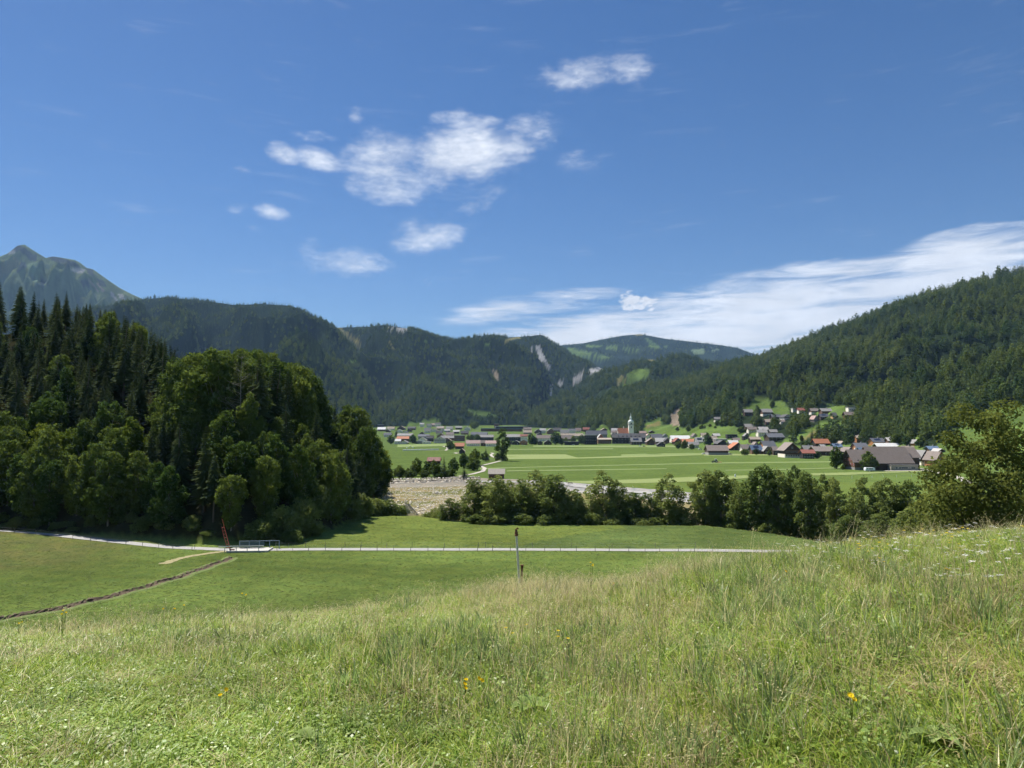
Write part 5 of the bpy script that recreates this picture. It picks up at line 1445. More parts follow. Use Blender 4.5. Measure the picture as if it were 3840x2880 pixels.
nave = obj('nave', gable_mesh('nave', 'x', nx0, nx1, 1, 15, zt(1626), zt(1606), M['w_church']), ch)
obj('nave_roof', roof_mesh('x', nx0, nx1 - .3, 1, 15, zt(1626), zt(1606), [M['r_orange'], M['r_orange']], .6), ch)
obj('ridge_turret', MB().lathe([(.7, zt(1607)), (.7, zt(1602.5)), (.95, zt(1602)), (.5, zt(1600.6)), (.08, zt(1598))], 8, (2340 - 2366.6) * s, 8).mesh('ridge_turret', M['w_church']), ch)
wmsh = window_mesh(1.6, 4.0)
for k in range(3): obj('window', wmsh, nave, (nx0 + (nx1 - nx0) * (k + .6) / 3.4, .98, zt(1648)))
KEEP_CLEAR.append((2318, 1546, 2376, 1655, Y))

# ------------------------------------------------------------------ the big farm: house and barn under one line of roofs
X, Y, Z = locate(3300, 1763, 300); s = Y / F
fx = lambda px, d=0: (Y + d) * (px - CX) / F
fh = lambda py: (1763 - py) * s
fa = thing('farmstead', 'large old farmhouse with red shutters joined to a long grey-roofed barn', 'farm', (fx(3300), Y, Z))
ox = fx(3300)
h0, h1 = fx(3203) - ox, fx(3262) - ox; D = 15.0
fw = obj('house_wall', gable_mesh('wall', 'x', h0, h1 + 4, 1.5, 1.5 + D, fh(1728), fh(1697) + 1.2, M['w_brown']), fa)
obj('house_roof', roof_mesh('x', h0, h1 + 4, 1.5, 1.5 + D, fh(1728), fh(1697) + 1.2, [M['r_brown'], M['r_brown']], 1.6), fa)
obj('stone_base', MB().box(h0 - .1, h1, 1.4, 1.5 + D + .1, -1.5, 1.5).mesh('stone_base', M['w_grey']), fa)
sh_m = MB().box(-.04, 0, -.28, .28, 0, 1.25).mesh('shutter', M['shutter'])
gw = MB().box(-.05, 0, -.45, .45, 0, 1.25, 0).box(-.08, -.05, -.36, .36, .09, 1.16, 1).mesh('window', [M['frame'], M['glass']])
for r_, zz in enumerate((2.6, 5.2)):
    for k in range(4):
        yy = 3.2 + k * 3.3
        w_ = obj('window', gw, fw, (h0 - .01, yy, zz)); obj('shutter', sh_m, w_, (-.01, -.78, 0)); obj('shutter', sh_m, w_, (-.01, .78, 0))
for k in range(2): obj('window', gw, fw, (h0 - .01, 7.2 + k * 3.2, 7.7))
for k in range(4): obj('window', window_mesh(1.0, 1.2), fw, (h0 + 2 + k * 2.4, 1.48, 5.0))
obj('chimney', MB().box(-.5, .5, -.5, .5, -1, 1.2).mesh('chimney', M['w_white']), fa, (h0 + 5, 10.4, fh(1697) + 1.2))
b0, b1 = fx(3262) - ox, fx(3412) - ox
obj('barn_wall', gable_mesh('wall', 'x', b0 + 1.5, b1, .5, 19.5, fh(1731), fh(1687) + 1.4, M['w_timber']), fa)
obj('barn_roof', roof_mesh('x', b0 + 1.5, b1, .5, 19.5, fh(1731), fh(1687) + 1.4, [M['r_brown'], M['r_brown']], 1.5), fa)
obj('rear_roof', roof_mesh('x', b1 - 6, b1 + 8, 6, 20, fh(1715), fh(1688) + 1.0, [M['r_brown'], M['r_brown']], 1.0), fa)
obj('rear_wall', gable_mesh('wall', 'x', b1 - 6, b1 + 8, 6, 20, fh(1715), fh(1688) + 1.0, M['w_timber']), fa)
a0, a1 = fx(3322) - ox, fx(3422) - ox
an = obj('annex', MB().box(a0, a1, -3.6, .4, -1, fh(1744)).mesh('annex', M['wood_grey']), fa)
obj('annex_roof', MB().box(a0 - .3, a1 + .3, -3.9, .45, fh(1744), fh(1743) + .1).mesh('annex_roof', M['r_grey']), fa)
aw = window_mesh(1.5, 1.1)
for px in (3342, 3355, 3364, 3372, 3380, 3400, 3408): obj('window', aw, an, (fx(px) - ox, -3.61, fh(1757)))
KEEP_CLEAR.append((3157, 1686, 3423, 1765, Y))
# caravan
X, Y, Z = locate(3264, 1768, 300); s = Y / F
cv_ = thing('caravan', 'white caravan parked before the big farm', 'caravan', (X, Y, Z))
L2 = 18 * s; H2 = 14.5 * s
prof_ = [(-L2, .55), (-L2 * .98, H2 * .75), (-L2 * .86, H2), (L2 * .8, H2), (L2, H2 * .8), (L2 * 1.0, .55)]
b = MB(); vs = [(x, 0, z) for x, z in prof_] + [(x, 2.2, z) for x, z in prof_]; n = len(prof_)
b.add(vs, [tuple(range(n)), tuple(range(2 * n - 1, n - 1, -1))] + [(i, (i + 1) % n, n + (i + 1) % n, n + i)[::-1] for i in range(n)])
M['caravan'] = mat_plain('caravan_white', (0.74, 0.76, 0.76), 0.4, 0.04, 1.0, 0.5)
bd = obj('body', b.mesh('body', M['caravan']), cv_)
for x in (-.55, -.05, .35): obj('window', MB().box(-.42, .42, -.03, .0, 0, .55).mesh('window', M['glass']), bd, (x * L2, -.01, 1.25))
for x in (-.12, .12): obj('wheel', MB().lathe([(.33, 0), (.33, .2)], 12).mesh('wheel', M['glass']), cv_).matrix_local = Matrix.Translation((x * L2 * 2, .3, .33)) @ Matrix.Rotation(R(90), 4, 'X')
obj('drawbar', MB().bar((L2, 1.1, .5), (L2 + 1.2, 1.1, .45), .12).mesh('drawbar', M['steel']), cv_)

# ------------------------------------------------------------------ field sheds
X, Y, Z = locate(1862, 1796, 300); s = Y / F
sd_ = thing('hay_shed', 'small dark hay shed with pale shingle roof behind the willows', 'shed', (X, Y, Z))
W_ = 56 * s / 2
obj('wall', MB().box(-W_, W_, 0, 5.5, -.5, 2.7).mesh('wall', M['w_timber']), sd_)
obj('post', MB().box(-W_ - .3, -W_ - .1, -.2, .0, -.5, 2.7).mesh('post', M['wood_grey']), sd_)
rf = obj('roof', roof_mesh('x', -W_, W_, 0, 5.5, 2.6, 4.6, [M['wood_grey'], M['wood_grey']], .5, .15), sd_)
X, Y, Z = locate(1626, 1742, 300); s = Y / F
rs = thing('red_roof_shed', 'shed with striped red metal roof half hidden by the field trees', 'shed', (X, Y, Z))
W_ = 48 * s / 2
obj('wall', MB().box(-W_ + .3, W_ - .3, .5, 7, -.5, 2.6).mesh('wall', M['w_timber']), rs)
rf = obj('roof', roof_mesh('x', -W_, W_, 0, 7.5, 2.5, 4.8, [M['r_red'], M['r_red']], .3, .12), rs)
for k in range(12): 
    x = -W_ + (k + .5) * 2 * W_ / 12
    obj('roof_sheet', MB().bar((x, -.25, 2.5), (x, 3.75, 4.97), .28, .06).mesh('roof_sheet', M['r_pink']), rf)

# ------------------------------------------------------------------ tractor, bench, bales, markers
X, Y, Z = locate(2682, 1735, 300)
tr = thing('tractor', 'small tractor with pale cab mowing in the middle of the valley field', 'tractor', (X, Y, Z), R(185))
M['tbody'] = mat_plain('tractor_body', (0.10, 0.12, 0.05), 0.5, 0.2, 2.0)
obj('body', MB().box(.2, 2.3, -.45, .45, .7, 1.5).box(-1.2, .2, -.5, .5, .7, 1.25).mesh('body', M['tbody']), tr)
cb_ = obj('cab', MB().box(-1.2, .2, -.65, .65, 2.5, 2.68).bar((-1.1, -.6, 1.2), (-1.1, -.6, 2.5), .12).bar((.1, -.6, 1.2), (.1, -.6, 2.5), .12).bar((-1.1, .6, 1.2), (-1.1, .6, 2.5), .12).bar((.1, .6, 1.2), (.1, .6, 2.5), .12).mesh('cab', M['caravan']), tr)
obj('windscreen', MB().box(-1.05, .05, -.6, .6, 1.25, 2.5).mesh('windscreen', M['glass']), cb_)
for x, r_ in ((-.7, .85), (1.8, .55)):
    for y in (-.95, .95):
        w_ = obj('wheel', MB().lathe([(r_, -.2), (r_, .2)], 16).mesh('wheel', M['glass']), tr); w_.matrix_local = Matrix.Translation((x, y, r_)) @ Matrix.Rotation(R(90), 4, 'X')
        obj('rim', MB().lathe([(r_ * .5, -.24), (r_ * .5, .24)], 12).mesh('rim', M['caravan']), w_)
obj('mower', MB().box(-4.4, -1.6, -1.1, 1.3, .3, .6).bar((-1.6, 0, .6), (-1.2, 0, .8), .2).mesh('mower', M['r_orange']), tr)
X, Y, Z = locate(2138, 1817, 250)
be = thing('bench', 'wooden bench rail on the pale track above the river', 'bench', (X, Y, Z))
obj('seat', MB().box(-1.1, 1.1, -.2, .2, .42, .5).mesh('seat', M['wood_grey']), be); obj('backrest', MB().box(-1.1, 1.1, .2, .26, .6, .95).mesh('backrest', M['wood_grey']), be)
for x in (-.9, .9): obj('leg', MB().box(-.07, .07, -.2, .26, 0, .95).mesh('leg', M['wood_grey']), be, (x, 0, 0))
X, Y, Z = locate(2125, 1812, 250)
sg = thing('path_sign', 'small wooden signpost beside the bench', 'sign', (X, Y, Z))
obj('post', MB().box(-.06, .06, -.06, .06, 0, 1.5).mesh('post', M['wood_post']), sg); obj('board', MB().box(-.35, .35, -.09, -.06, 1.1, 1.6).mesh('board', M['dirt']), sg)
X, Y, Z = locate(2757, 1790, 250)
mk = thing('white_marker', 'white upright plastic sack standing in the mown strip behind the ashes', 'sack', (X, Y, Z))
obj('bag', MB().lathe([(.25, 0), (.38, .2), (.36, 1.0), (.25, 1.5), (.08, 1.7)], 10).mesh('bag', M['caravan']), mk); obj('tie', MB().lathe([(.1, 1.62), (.1, 1.7)], 8).mesh('tie', M['steel']), mk)
bm_ = MB().lathe([(.45, 0), (.62, .12), (.64, .6), (.6, 1.1), (.45, 1.2)], 14).mesh('bale', M['caravan'])
for k in range(34):
    px = 1512 + k * 4.0; X, Y, Z = locate(px, 1690 - k * .09, 300)
    tag(obj('silage_bale', bm_, None, (X, Y, Z), random.random(), (1.1, 1.1, random.uniform(.95, 1.15))), 'white wrapped silage bale in the long row on the left meadow', 'bale', 'silage bales in a row')
for px, py, lab in ((1526, 1682, 'lone white silage bale left of the others above the bale row'), (1538, 1676, 'farthest lone white silage bale above the bale row'), (1548, 1680.5, 'rightmost lone white silage bale above the bale row')):
    X, Y, Z = locate(px, py, 300); tag(obj('silage_bale', bm_, None, (X, Y, Z), 0, 1.3), lab, 'bale')
st_m = MB().box(-.05, .05, -.05, .05, 0, 1.2).mesh('stake', M['caravan'])
for px, py in ((3195, 1794), (3271, 1792), (3312, 1790), (3362, 1790), (3418, 1789), (3468, 1795), (3260, 1770), (2374, 1834)):
    X, Y, Z = locate(px, py, 200); tag(obj('fence_stake', st_m, None, (X, Y, Z)), 'thin white pasture fence stake in the valley meadow', 'stake', 'white pasture fence stakes')
M['car'] = mat_plain('white_car_paint', (0.7, 0.7, 0.7), 0.3, 0.03, 1.0, 0.5)
def car(px, py, label, mat, rz=0):
    X, Y, Z = locate(px, py, 250); t = thing('parked_car', label, 'car', (X, Y, Z), rz, 'cars parked at the field edge')
    b = MB(); p = [(-2.1, .35), (-2.1, .85), (-1.3, .95), (-.8, 1.45), (.8, 1.45), (1.4, .98), (2.1, .85), (2.1, .35)]; n = len(p)
    b.add([(x, -.85, z) for x, z in p] + [(x, .85, z) for x, z in p], [tuple(range(n)), tuple(range(2 * n - 1, n - 1, -1))] + [(i, (i + 1) % n, n + (i + 1) % n, n + i)[::-1] for i in range(n)])
    bd = obj('body', b.mesh('body', mat), t); obj('window', MB().box(-.75, .8, -.88, .88, 1.0, 1.36).mesh('window', M['glass']), bd)
    for x in (-1.3, 1.3):
        for y in (-.8, .8): obj('wheel', MB().lathe([(.33, -.1), (.33, .1)], 10).mesh('wheel', M['glass']), t).matrix_local = Matrix.Translation((x, y, .33)) @ Matrix.Rotation(R(90), 4, 'X')
M['darkcar'] = mat_plain('dark_car_paint', (0.06, 0.065, 0.08), 0.3, 0.03, 1.0, 0.5)
car(2640, 1704, 'white car beside the left end of the brown-roofed field barn', M['car']); car(2625, 1686, 'white car beside the white cottage at the field edge', M['car'])
car(2400, 1674, 'pale car below the dark chalet with skylit roof', M['car']); car(2735, 1704, 'white van-like car under the canopy right of the field barn', M['car']); car(2415, 1675, 'dark car below the brown gable chalet', M['darkcar'])
car(2150, 1669, 'pale car before the long black flat building', M['car'])

# ------------------------------------------------------------------ single trees in the valley and village
VT = [('poplar', 1884, 1728, 1607, 62, 'tall lone poplar standing in the valley meadow beside the path'),
      ('village', 1866, 1728, 1700, 26, 'small dark bush tree left of the lone poplar'),
      ('village', 1562, 1786, 1718, 50, 'leftmost tree of the clump by the red-roofed shed'), ('village', 1600, 1788, 1730, 46, 'tree before the red-roofed shed'), ('village', 1628, 1790, 1726, 44, 'dark tree under the red roof'),
      ('village_spruce', 1665, 1795, 1706, 40, 'tall conifer right of the red-roofed shed'), ('village', 1640, 1792, 1740, 44, 'light tree in the middle of the field clump'), ('village', 1700, 1772, 1716, 44, 'round tree right of the conifer'),
      ('village_spruce', 1740, 1796, 1752, 46, 'dense rounded spruce at the front of the field clump'), ('village', 1738, 1757, 1700, 44, 'tree behind the dense rounded spruce'), ('village', 1780, 1745, 1684, 56, 'broad tree at the heart of the field clump'),
      ('village', 1775, 1764, 1718, 60, 'low dark tree at the right foot of the field clump'), ('village', 1820, 1730, 1695, 36, 'small tree at the path bend'), ('village_spruce', 1822, 1706, 1676, 12, 'thin spire-like tree before the school meadow'),
      ('village', 1590, 1794, 1762, 40, 'low tree over the riprap wall'), ('village', 1500, 1794, 1745, 60, 'bushy tree beside the end of the left wood'), ('village', 1540, 1794, 1762, 44, 'bush left of the riprap trees'), ('village', 1530, 1790, 1755, 30, 'slim bush near the end of the left wood'),
      ('village', 1690, 1793, 1755, 50, 'tree above the right part of the riprap wall'), ('village', 1660, 1795, 1770, 50, 'low bush above the riprap wall'),
      ('village', 1548, 1664, 1630, 32, 'round tree between the orange-tiled house and the wide grey gable'), ('village_spruce', 1486, 1638, 1608, 24, 'dark spruce at the left village end'), ('village', 1466, 1666, 1632, 30, 'pale green tree at the wood end by the village'),
      ('village', 1690, 1686, 1653, 40, 'leafy tree left of the orange-roofed barn'), ('village', 1768, 1655, 1630, 26, 'tree left of the left school wing'), ('village', 1790, 1655, 1628, 28, 'second tree left of the left school wing'),
      ('village', 1992, 1669, 1626, 34, 'dark round tree left of the white dormer house'), ('village', 2006, 1669, 1638, 26, 'lower tree beside the dark round tree'), ('village', 2083, 1668, 1620, 40, 'largest round tree in the village centre'),
      ('village', 2106, 1668, 1642, 26, 'tree right of the largest round tree'), ('village_light', 2122, 1657, 1640, 24, 'yellow-green tree behind the black flat building'), ('village_light', 2150, 1657, 1634, 28, 'brighter yellow-green tree behind the black flat building'),
      ('village', 2182, 1668, 1631, 30, 'upright tree left of the modern glass block'), ('village', 2150, 1622, 1602, 22, 'light round tree at the forest foot in the centre'),
      ('village', 2655, 1672, 1624, 36, 'tall tree behind the brown-roofed field barn'), ('village', 2545, 1678, 1655, 34, 'garden tree left of the white cottage'), ('village', 2568, 1684, 1650, 28, 'taller garden tree left of the white cottage'), ('village', 2595, 1686, 1664, 26, 'small tree before the white cottage'),
      ('village', 2580, 1617, 1597, 18, 'single round tree on the centre meadow slope'), ('village', 2540, 1615, 1600, 16, 'small tree under the rock slide'), ('village', 2627, 1610, 1596, 10, 'left one of three small meadow bushes'), ('village', 2634, 1608, 1593, 10, 'middle one of three small meadow bushes'),
      ('village', 2642, 1606, 1594, 10, 'right one of three small meadow bushes'), ('village', 2662, 1600, 1589, 14, 'bush below the lone dark cabin'), ('village', 2682, 1606, 1597, 12, 'low bush on the meadow below the hedge'),
      ('village', 2690, 1596, 1578, 22, 'left tree of the meadow hedge'), ('village', 2706, 1598, 1576, 22, 'second tree of the meadow hedge'), ('village', 2722, 1598, 1574, 24, 'third tree of the meadow hedge'), ('village', 2742, 1599, 1576, 24, 'fourth tree of the meadow hedge'), ('village', 2760, 1600, 1574, 22, 'right tree of the meadow hedge'),
      ('village', 2779, 1622, 1598, 34, 'round bushes at the corner of the centre meadow'), ('village', 2840, 1562, 1520, 26, 'tall tree at the slope path'), ('village', 2830, 1600, 1560, 30, 'tree below the weathered hut'), ('village', 2848, 1600, 1562, 30, 'tall tree left of the tan-roofed house'), ('village', 2904, 1612, 1566, 32, 'dark tree right of the tan-roofed house'),
      ('village', 2893, 1530, 1504, 16, 'tree pair on the upper meadow, lower one'), ('village', 2900, 1527, 1502, 14, 'tree pair on the upper meadow, right one'),
      ('village_spruce', 3072, 1650, 1568, 46, 'tall dark spruce on the slope above the orange-roofed farm'), ('village_spruce', 3046, 1650, 1606, 26, 'slim spruce left of the tall dark spruce'), ('village', 3006, 1655, 1633, 16, 'small tree at the lower meadow edge'), ('village', 3024, 1680, 1652, 44, 'light green tree below the orange-roofed farm'),
      ('village', 3138, 1758, 1676, 60, 'full lone pear tree left of the farmhouse'), ('village', 3260, 1765, 1694, 66, 'dense round tree before the farmhouse'), ('village', 3162, 1762, 1738, 18, 'small bush at the farmhouse corner'),
      ('village', 3066, 1720, 1692, 30, 'garden tree right of the reddish-roofed dark house'), ('village', 2792, 1707, 1684, 36, 'garden tree before the brown-roofed house'), ('village', 2836, 1706, 1680, 22, 'tree beside the blue solar roof house'), ('village', 2886, 1708, 1686, 20, 'bush left of the grand chalet'),
      ('village_spruce', 3100, 1660, 1608, 34, 'dark spruce right of the tall slope spruce'), ('village', 3360, 1668, 1626, 40, 'dark tree behind the whitish barn roof'), ('village', 3400, 1672, 1634, 34, 'lighter tree behind the whitish barn roof'), ('village', 3452, 1676, 1636, 36, 'tree above the blue-roofed barn'), ('village_spruce', 3474, 1680, 1640, 22, 'conifer above the blue-roofed barn')]
for i, (k, px, b, t, w, lab) in enumerate(VT): gtree(k, px, b, t, w, lab, 'single trees in the valley' if b < 1700 else 'trees standing in the valley fields', ymin=230., i=i)
# orchard and garden trees scattered between the houses, too small to tell apart
rg = np.random.default_rng(77)
for k in range(60):
    px = rg.uniform(1450, 3480); b = rg.uniform(1622, 1664) if px < 2500 else rg.uniform(1640, 1690)
    if any(x0 - 6 < px < x1 + 6 and b > y0 and b < y1 + 8 for x0, y0, x1, y1, d in KEEP_CLEAR): continue
    h = rg.uniform(10, 20)
    gtree('village', px, b, b - h, h * .9, 'small leafy garden tree between the village houses', 'garden trees between the houses')
# hedge-like trees of the shelter belt behind the left village
for k in range(80):
    px = rg.uniform(1455, 2240); b = rg.uniform(1604, 1618) if px < 1560 or px > 1980 else rg.uniform(1598, 1612)
    if any(x0 - 8 < px < x1 + 8 and b > y0 - 4 and b < y1 + 20 for x0, y0, x1, y1, d in KEEP_CLEAR): continue
    gtree('village', px, b, b - rg.uniform(14, 26), rg.uniform(16, 28), 'broad tree of the belt behind the village at the mountain foot', 'trees of the belt behind the village', ymin=1000.)

forest(MT_C, 16.5, 19, lambda X, Y, Z: .35 + .5 * np.clip((Z - 250) / 300, -.6, 1), COV_C, 'mountain_forest', 'dark mixed forest covering the long mountain at left')
forest(MT_D, 18.5, 19, lambda X, Y, Z: .35 + .5 * np.clip((Z - 250) / 300, -.6, 1), COV_D, 'cliff_forest', 'bluish forest covering the mountain with pale cliffs',
       thin=lambda cov, cl, kinds, rg: np.array([(c >= 0 and kinds[c][0] in ('rock', 'scree') and rg.uniform() < .10) for c in cov]))
forest(MT_E, 32, 21, lambda X, Y, Z: .8 + 0 * X, COV_E, 'distant_forest', 'hazy blue forest on the farthest mountain')
forest(MT_F, 30, 16, lambda X, Y, Z: 1.0 + 0 * X, COV_F, 'peak_forest', 'sparse dark conifers and scrub on the rocky peak',
       thin=lambda cov, cl, kinds, rg: (cl > .30) & np.array([(c < 0 or kinds[c][0] in ('alp',)) for c in cov]))
forest(HILL_B, 15, 22, lambda X, Y, Z: .45 + .3 * np.clip((Z - 150) / 150, -1, 1), COV_B, 'middle_forest', 'dark green forest on the middle hill behind the church')
forest(HILL_A, 10.5, 19, lambda X, Y, Z: .12 + .45 * np.clip((Z - 160) / 160, -.3, 1), COV_A, 'hillside_forest', 'dense mixed forest on the big hill at right')

# ------------------------------------------------------------------ air
hb = MB().box(-10500, 10500, -10500, 10500, -8, 2150)
hm, nt = new_mat('air')
pv = nt.nodes.new('ShaderNodeVolumePrincipled')
pv.inputs['Color'].default_value = (0.38, 0.62, 1.0, 1)
pv.inputs['Density'].default_value = 0.000034
pv.inputs['Anisotropy'].default_value = 0.0
mo = nt.nodes.new('ShaderNodeOutputMaterial'); nt.links.new(pv.outputs[0], mo.inputs['Volume'])
tag(obj('haze', hb.mesh('haze', hm)), 'thin blue haze filling the valley air', 'haze', kind='stuff')

# ================================================================== NEAR MEADOW
def mat_grass():
    m, nt = new_mat('grass_blade')
    at = nt.nodes.new('ShaderNodeAttribute'); at.attribute_name = 'Col'
    oi = nt.nodes.new('ShaderNodeObjectInfo')
    g = nt.nodes.new('ShaderNodeNewGeometry')
    n = noise(nt, E(nt, g.outputs['Position']), 0.9, 2.0, 0.5)
    f = E(nt, oi.outputs['Random']) * 0.5 + (n - 0.5) * 0.8 + 0.78
    mx = nt.nodes.new('ShaderNodeMix'); mx.data_type = 'RGBA'; mx.blend_type = 'MULTIPLY'; mx.inputs[0].default_value = 1.0
    nt.links.new(at.outputs['Color'], mx.inputs[6])
    cc = combine(nt, f, f, f); nt.links.new(cc.s, mx.inputs[7])
    d = nt.nodes.new('ShaderNodeBsdfDiffuse'); nt.links.new(mx.outputs[2], d.inputs[0])
    t = nt.nodes.new('ShaderNodeBsdfTranslucent'); nt.links.new(mx.outputs[2], t.inputs[0])
    ms = nt.nodes.new('ShaderNodeMixShader'); ms.inputs[0].default_value = 0.48
    nt.links.new(d.outputs[0], ms.inputs[1]); nt.links.new(t.outputs[0], ms.inputs[2])
    gl = nt.nodes.new('ShaderNodeBsdfGlossy'); gl.inputs['Roughness'].default_value = 0.38
    m2 = nt.nodes.new('ShaderNodeMixShader'); m2.inputs[0].default_value = 0.02
    nt.links.new(ms.outputs[0], m2.inputs[1]); nt.links.new(gl.outputs[0], m2.inputs[2])
    out(nt, m2.outputs[0])
    return m
M['grass'] = mat_grass()
GREEN = [(0.315, 0.415, 0.056), (0.380, 0.460, 0.072), (0.240, 0.350, 0.050), (0.455, 0.500, 0.112), (0.175, 0.285, 0.045)]
BLUE = [(0.225, 0.300, 0.100), (0.270, 0.345, 0.125), (0.190, 0.265, 0.085)]
STRAW = [(0.52, 0.46, 0.22), (0.60, 0.54, 0.30), (0.46, 0.40, 0.19), (0.46, 0.36, 0.20)]
HERB = [(0.290, 0.390, 0.090), (0.350, 0.440, 0.130), (0.230, 0.330, 0.075)]

class GB:
    def __init__(s, seed): s.v, s.f, s.c, s.r = [], [], [], random.Random(seed)
    def quad(s, vs, col):
        o = len(s.v); s.v += vs; s.f.append((o, o + 1, o + 2, o + 3)); s.c += [col] * 4
    def blade(s, x, y, h, w, lean, az_, col, segs=3, droop=.5):
        r = s.r; dx_, dy_ = math.cos(az_), math.sin(az_); fa_ = az_ + 1.57 + r.uniform(-.6, .6); px_, py_ = math.cos(fa_), math.sin(fa_)
        prev = None
        for k in range(segs + 1):
            t = k / segs; l = lean * h * t ** 1.8; z = h * (t - droop * lean * t ** 3 * .6); ww = w * (1 - t ** 1.6) + w * .08
            cx_, cy_ = x + dx_ * l, y + dy_ * l
            cur = [(cx_ - px_ * ww, cy_ - py_ * ww, z), (cx_ + px_ * ww, cy_ + py_ * ww, z)]
            if prev: s.quad([prev[0], prev[1], cur[1], cur[0]], col)
            prev = cur
        return (x + dx_ * lean * h, y + dy_ * lean * h, h * (1 - droop * lean * .6))
    def leaf(s, p, size, col, asp=.7):
        r = s.r; a = Vector((r.gauss(0, 1), r.gauss(0, 1), r.gauss(0, .5))).normalized(); n_ = Vector((r.gauss(0, .5), r.gauss(0, .5), 1)).normalized(); b = n_.cross(a).normalized()
        p = Vector(p); s.quad([tuple(p - a * size * .5), tuple(p + b * size * .5 * asp), tuple(p + a * size * .5), tuple(p - b * size * .5 * asp)], col)
    def obj(s, name, coll):
        me = mesh_np(name, s.v, s.f, [M['grass']]); set_col(me, np.array(s.c)); o = bpy.data.objects.new(name, me); coll.objects.link(o); return o

meadow_col = bpy.data.collections.new('meadow_plant_kinds')      # never linked to the scene
def jit(c, r, a=.15): k = r.uniform(1 - a, 1 + a); return (c[0] * k * r.uniform(.93, 1.07), c[1] * k, c[2] * k)
def tuft(name, seed, n, rad, h0, h1, w, pal, lean=(.15, .75), dead=.06):
    g = GB(seed); r = g.r
    for k in range(n):
        q = rad * math.sqrt(r.random()); a = r.uniform(0, 6.28)
        col = jit(r.choice(pal if r.random() > dead else STRAW), r)
        g.blade(q * math.cos(a), q * math.sin(a), r.uniform(h0, h1), w * r.uniform(.6, 1.3), r.uniform(*lean), a + r.gauss(0, .9), col)
    return g
for i in range(4): tuft('m0_green_%d' % i, 10 + i, 70, .15, .07, .24, .0042, GREEN, (.2, .95)).obj('m0_green_%d' % i, meadow_col)          # 0-3
for i in range(2): tuft('m1_blue_%d' % i, 20 + i, 48, .10, .12, .32, .0050, BLUE, (.15, .6), .04).obj('m1_blue_%d' % i, meadow_col)   # 4-5
for i in range(3):                                                                                                             # 6-8 dry stalks with ears
    g = tuft('d', 30 + i, 34, .14, .07, .22, .003, GREEN, (.2, .9), .45); r = g.r
    for k in range(15):
        q = .14 * math.sqrt(r.random()); a = r.uniform(0, 6.28); h = r.uniform(.22, .50); col = jit(r.choice(STRAW), r)
        az_ = r.uniform(0, 6.28); tip = g.blade(q * math.cos(a), q * math.sin(a), h, .0022, r.uniform(.05, .4), az_, col, 3, .3)
        for e in range(4): g.leaf((tip[0] + r.gauss(0, .008), tip[1] + r.gauss(0, .008), tip[2] - e * .012), .016, col, .35)
    g.obj('m2_dry_%d' % i, meadow_col)
for i in range(3):                                                                                                             # 9-11 herbs and clover
    g = GB(40 + i); r = g.r
    for k in range(95):
        q = .19 * math.sqrt(r.random()); a = r.uniform(0, 6.28); g.leaf((q * math.cos(a), q * math.sin(a), r.uniform(.02, .16) * (1 - q)), r.uniform(.014, .034), jit(r.choice(HERB), r), .75)
    for k in range(12):
        q = .15 * math.sqrt(r.random()); a = r.uniform(0, 6.28); g.blade(q * math.cos(a), q * math.sin(a), r.uniform(.1, .3), .003, r.uniform(.1, .6), a, jit(r.choice(GREEN), r))
    g.obj('m3_herb_%d' % i, meadow_col)
for i in range(2):                                                                                                             # 12-13 flattened straw
    g = GB(50 + i); r = g.r
    for k in range(60):
        q = .2 * math.sqrt(r.random()); a = r.uniform(0, 6.28); g.blade(q * math.cos(a), q * math.sin(a), r.uniform(.08, .24), .003, r.uniform(.8, 1.9), r.uniform(0, 6.28), jit(r.choice(STRAW + GREEN[:1]), r), 3, .5)
    g.obj('m4_straw_%d' % i, meadow_col)
for i in range(3):                                                                                                             # 14-16 yarrow with flat white heads
    g = tuft('y', 60 + i, 34, .12, .07, .22, .0042, GREEN); r = g.r
    for k in range(r.choice((3, 4, 5))):
        a = r.uniform(0, 6.28); q = r.uniform(.02, .13); h = r.uniform(.18, .32); tip = g.blade(q * math.cos(a), q * math.sin(a), h, .002, r.uniform(.02, .2), a, jit(GREEN[4], r), 2, .1)
        R0 = r.uniform(.014, .028); tilt = (r.gauss(0, .12), r.gauss(0, .12))
        for e in range(16):
            b = r.uniform(0, 6.28); rr = R0 * math.sqrt(r.random()); dx_, dy_ = rr * math.cos(b), rr * math.sin(b); z = tip[2] + dx_ * tilt[0] + dy_ * tilt[1] + r.uniform(-.003, .003); s_ = .006
            g.quad([(tip[0] + dx_ - s_, tip[1] + dy_, z), (tip[0] + dx_, tip[1] + dy_ - s_, z), (tip[0] + dx_ + s_, tip[1] + dy_, z), (tip[0] + dx_, tip[1] + dy_ + s_, z)], jit((.78, .77, .70), r, .08))
    g.obj('m5_yarrow_%d' % i, meadow_col)
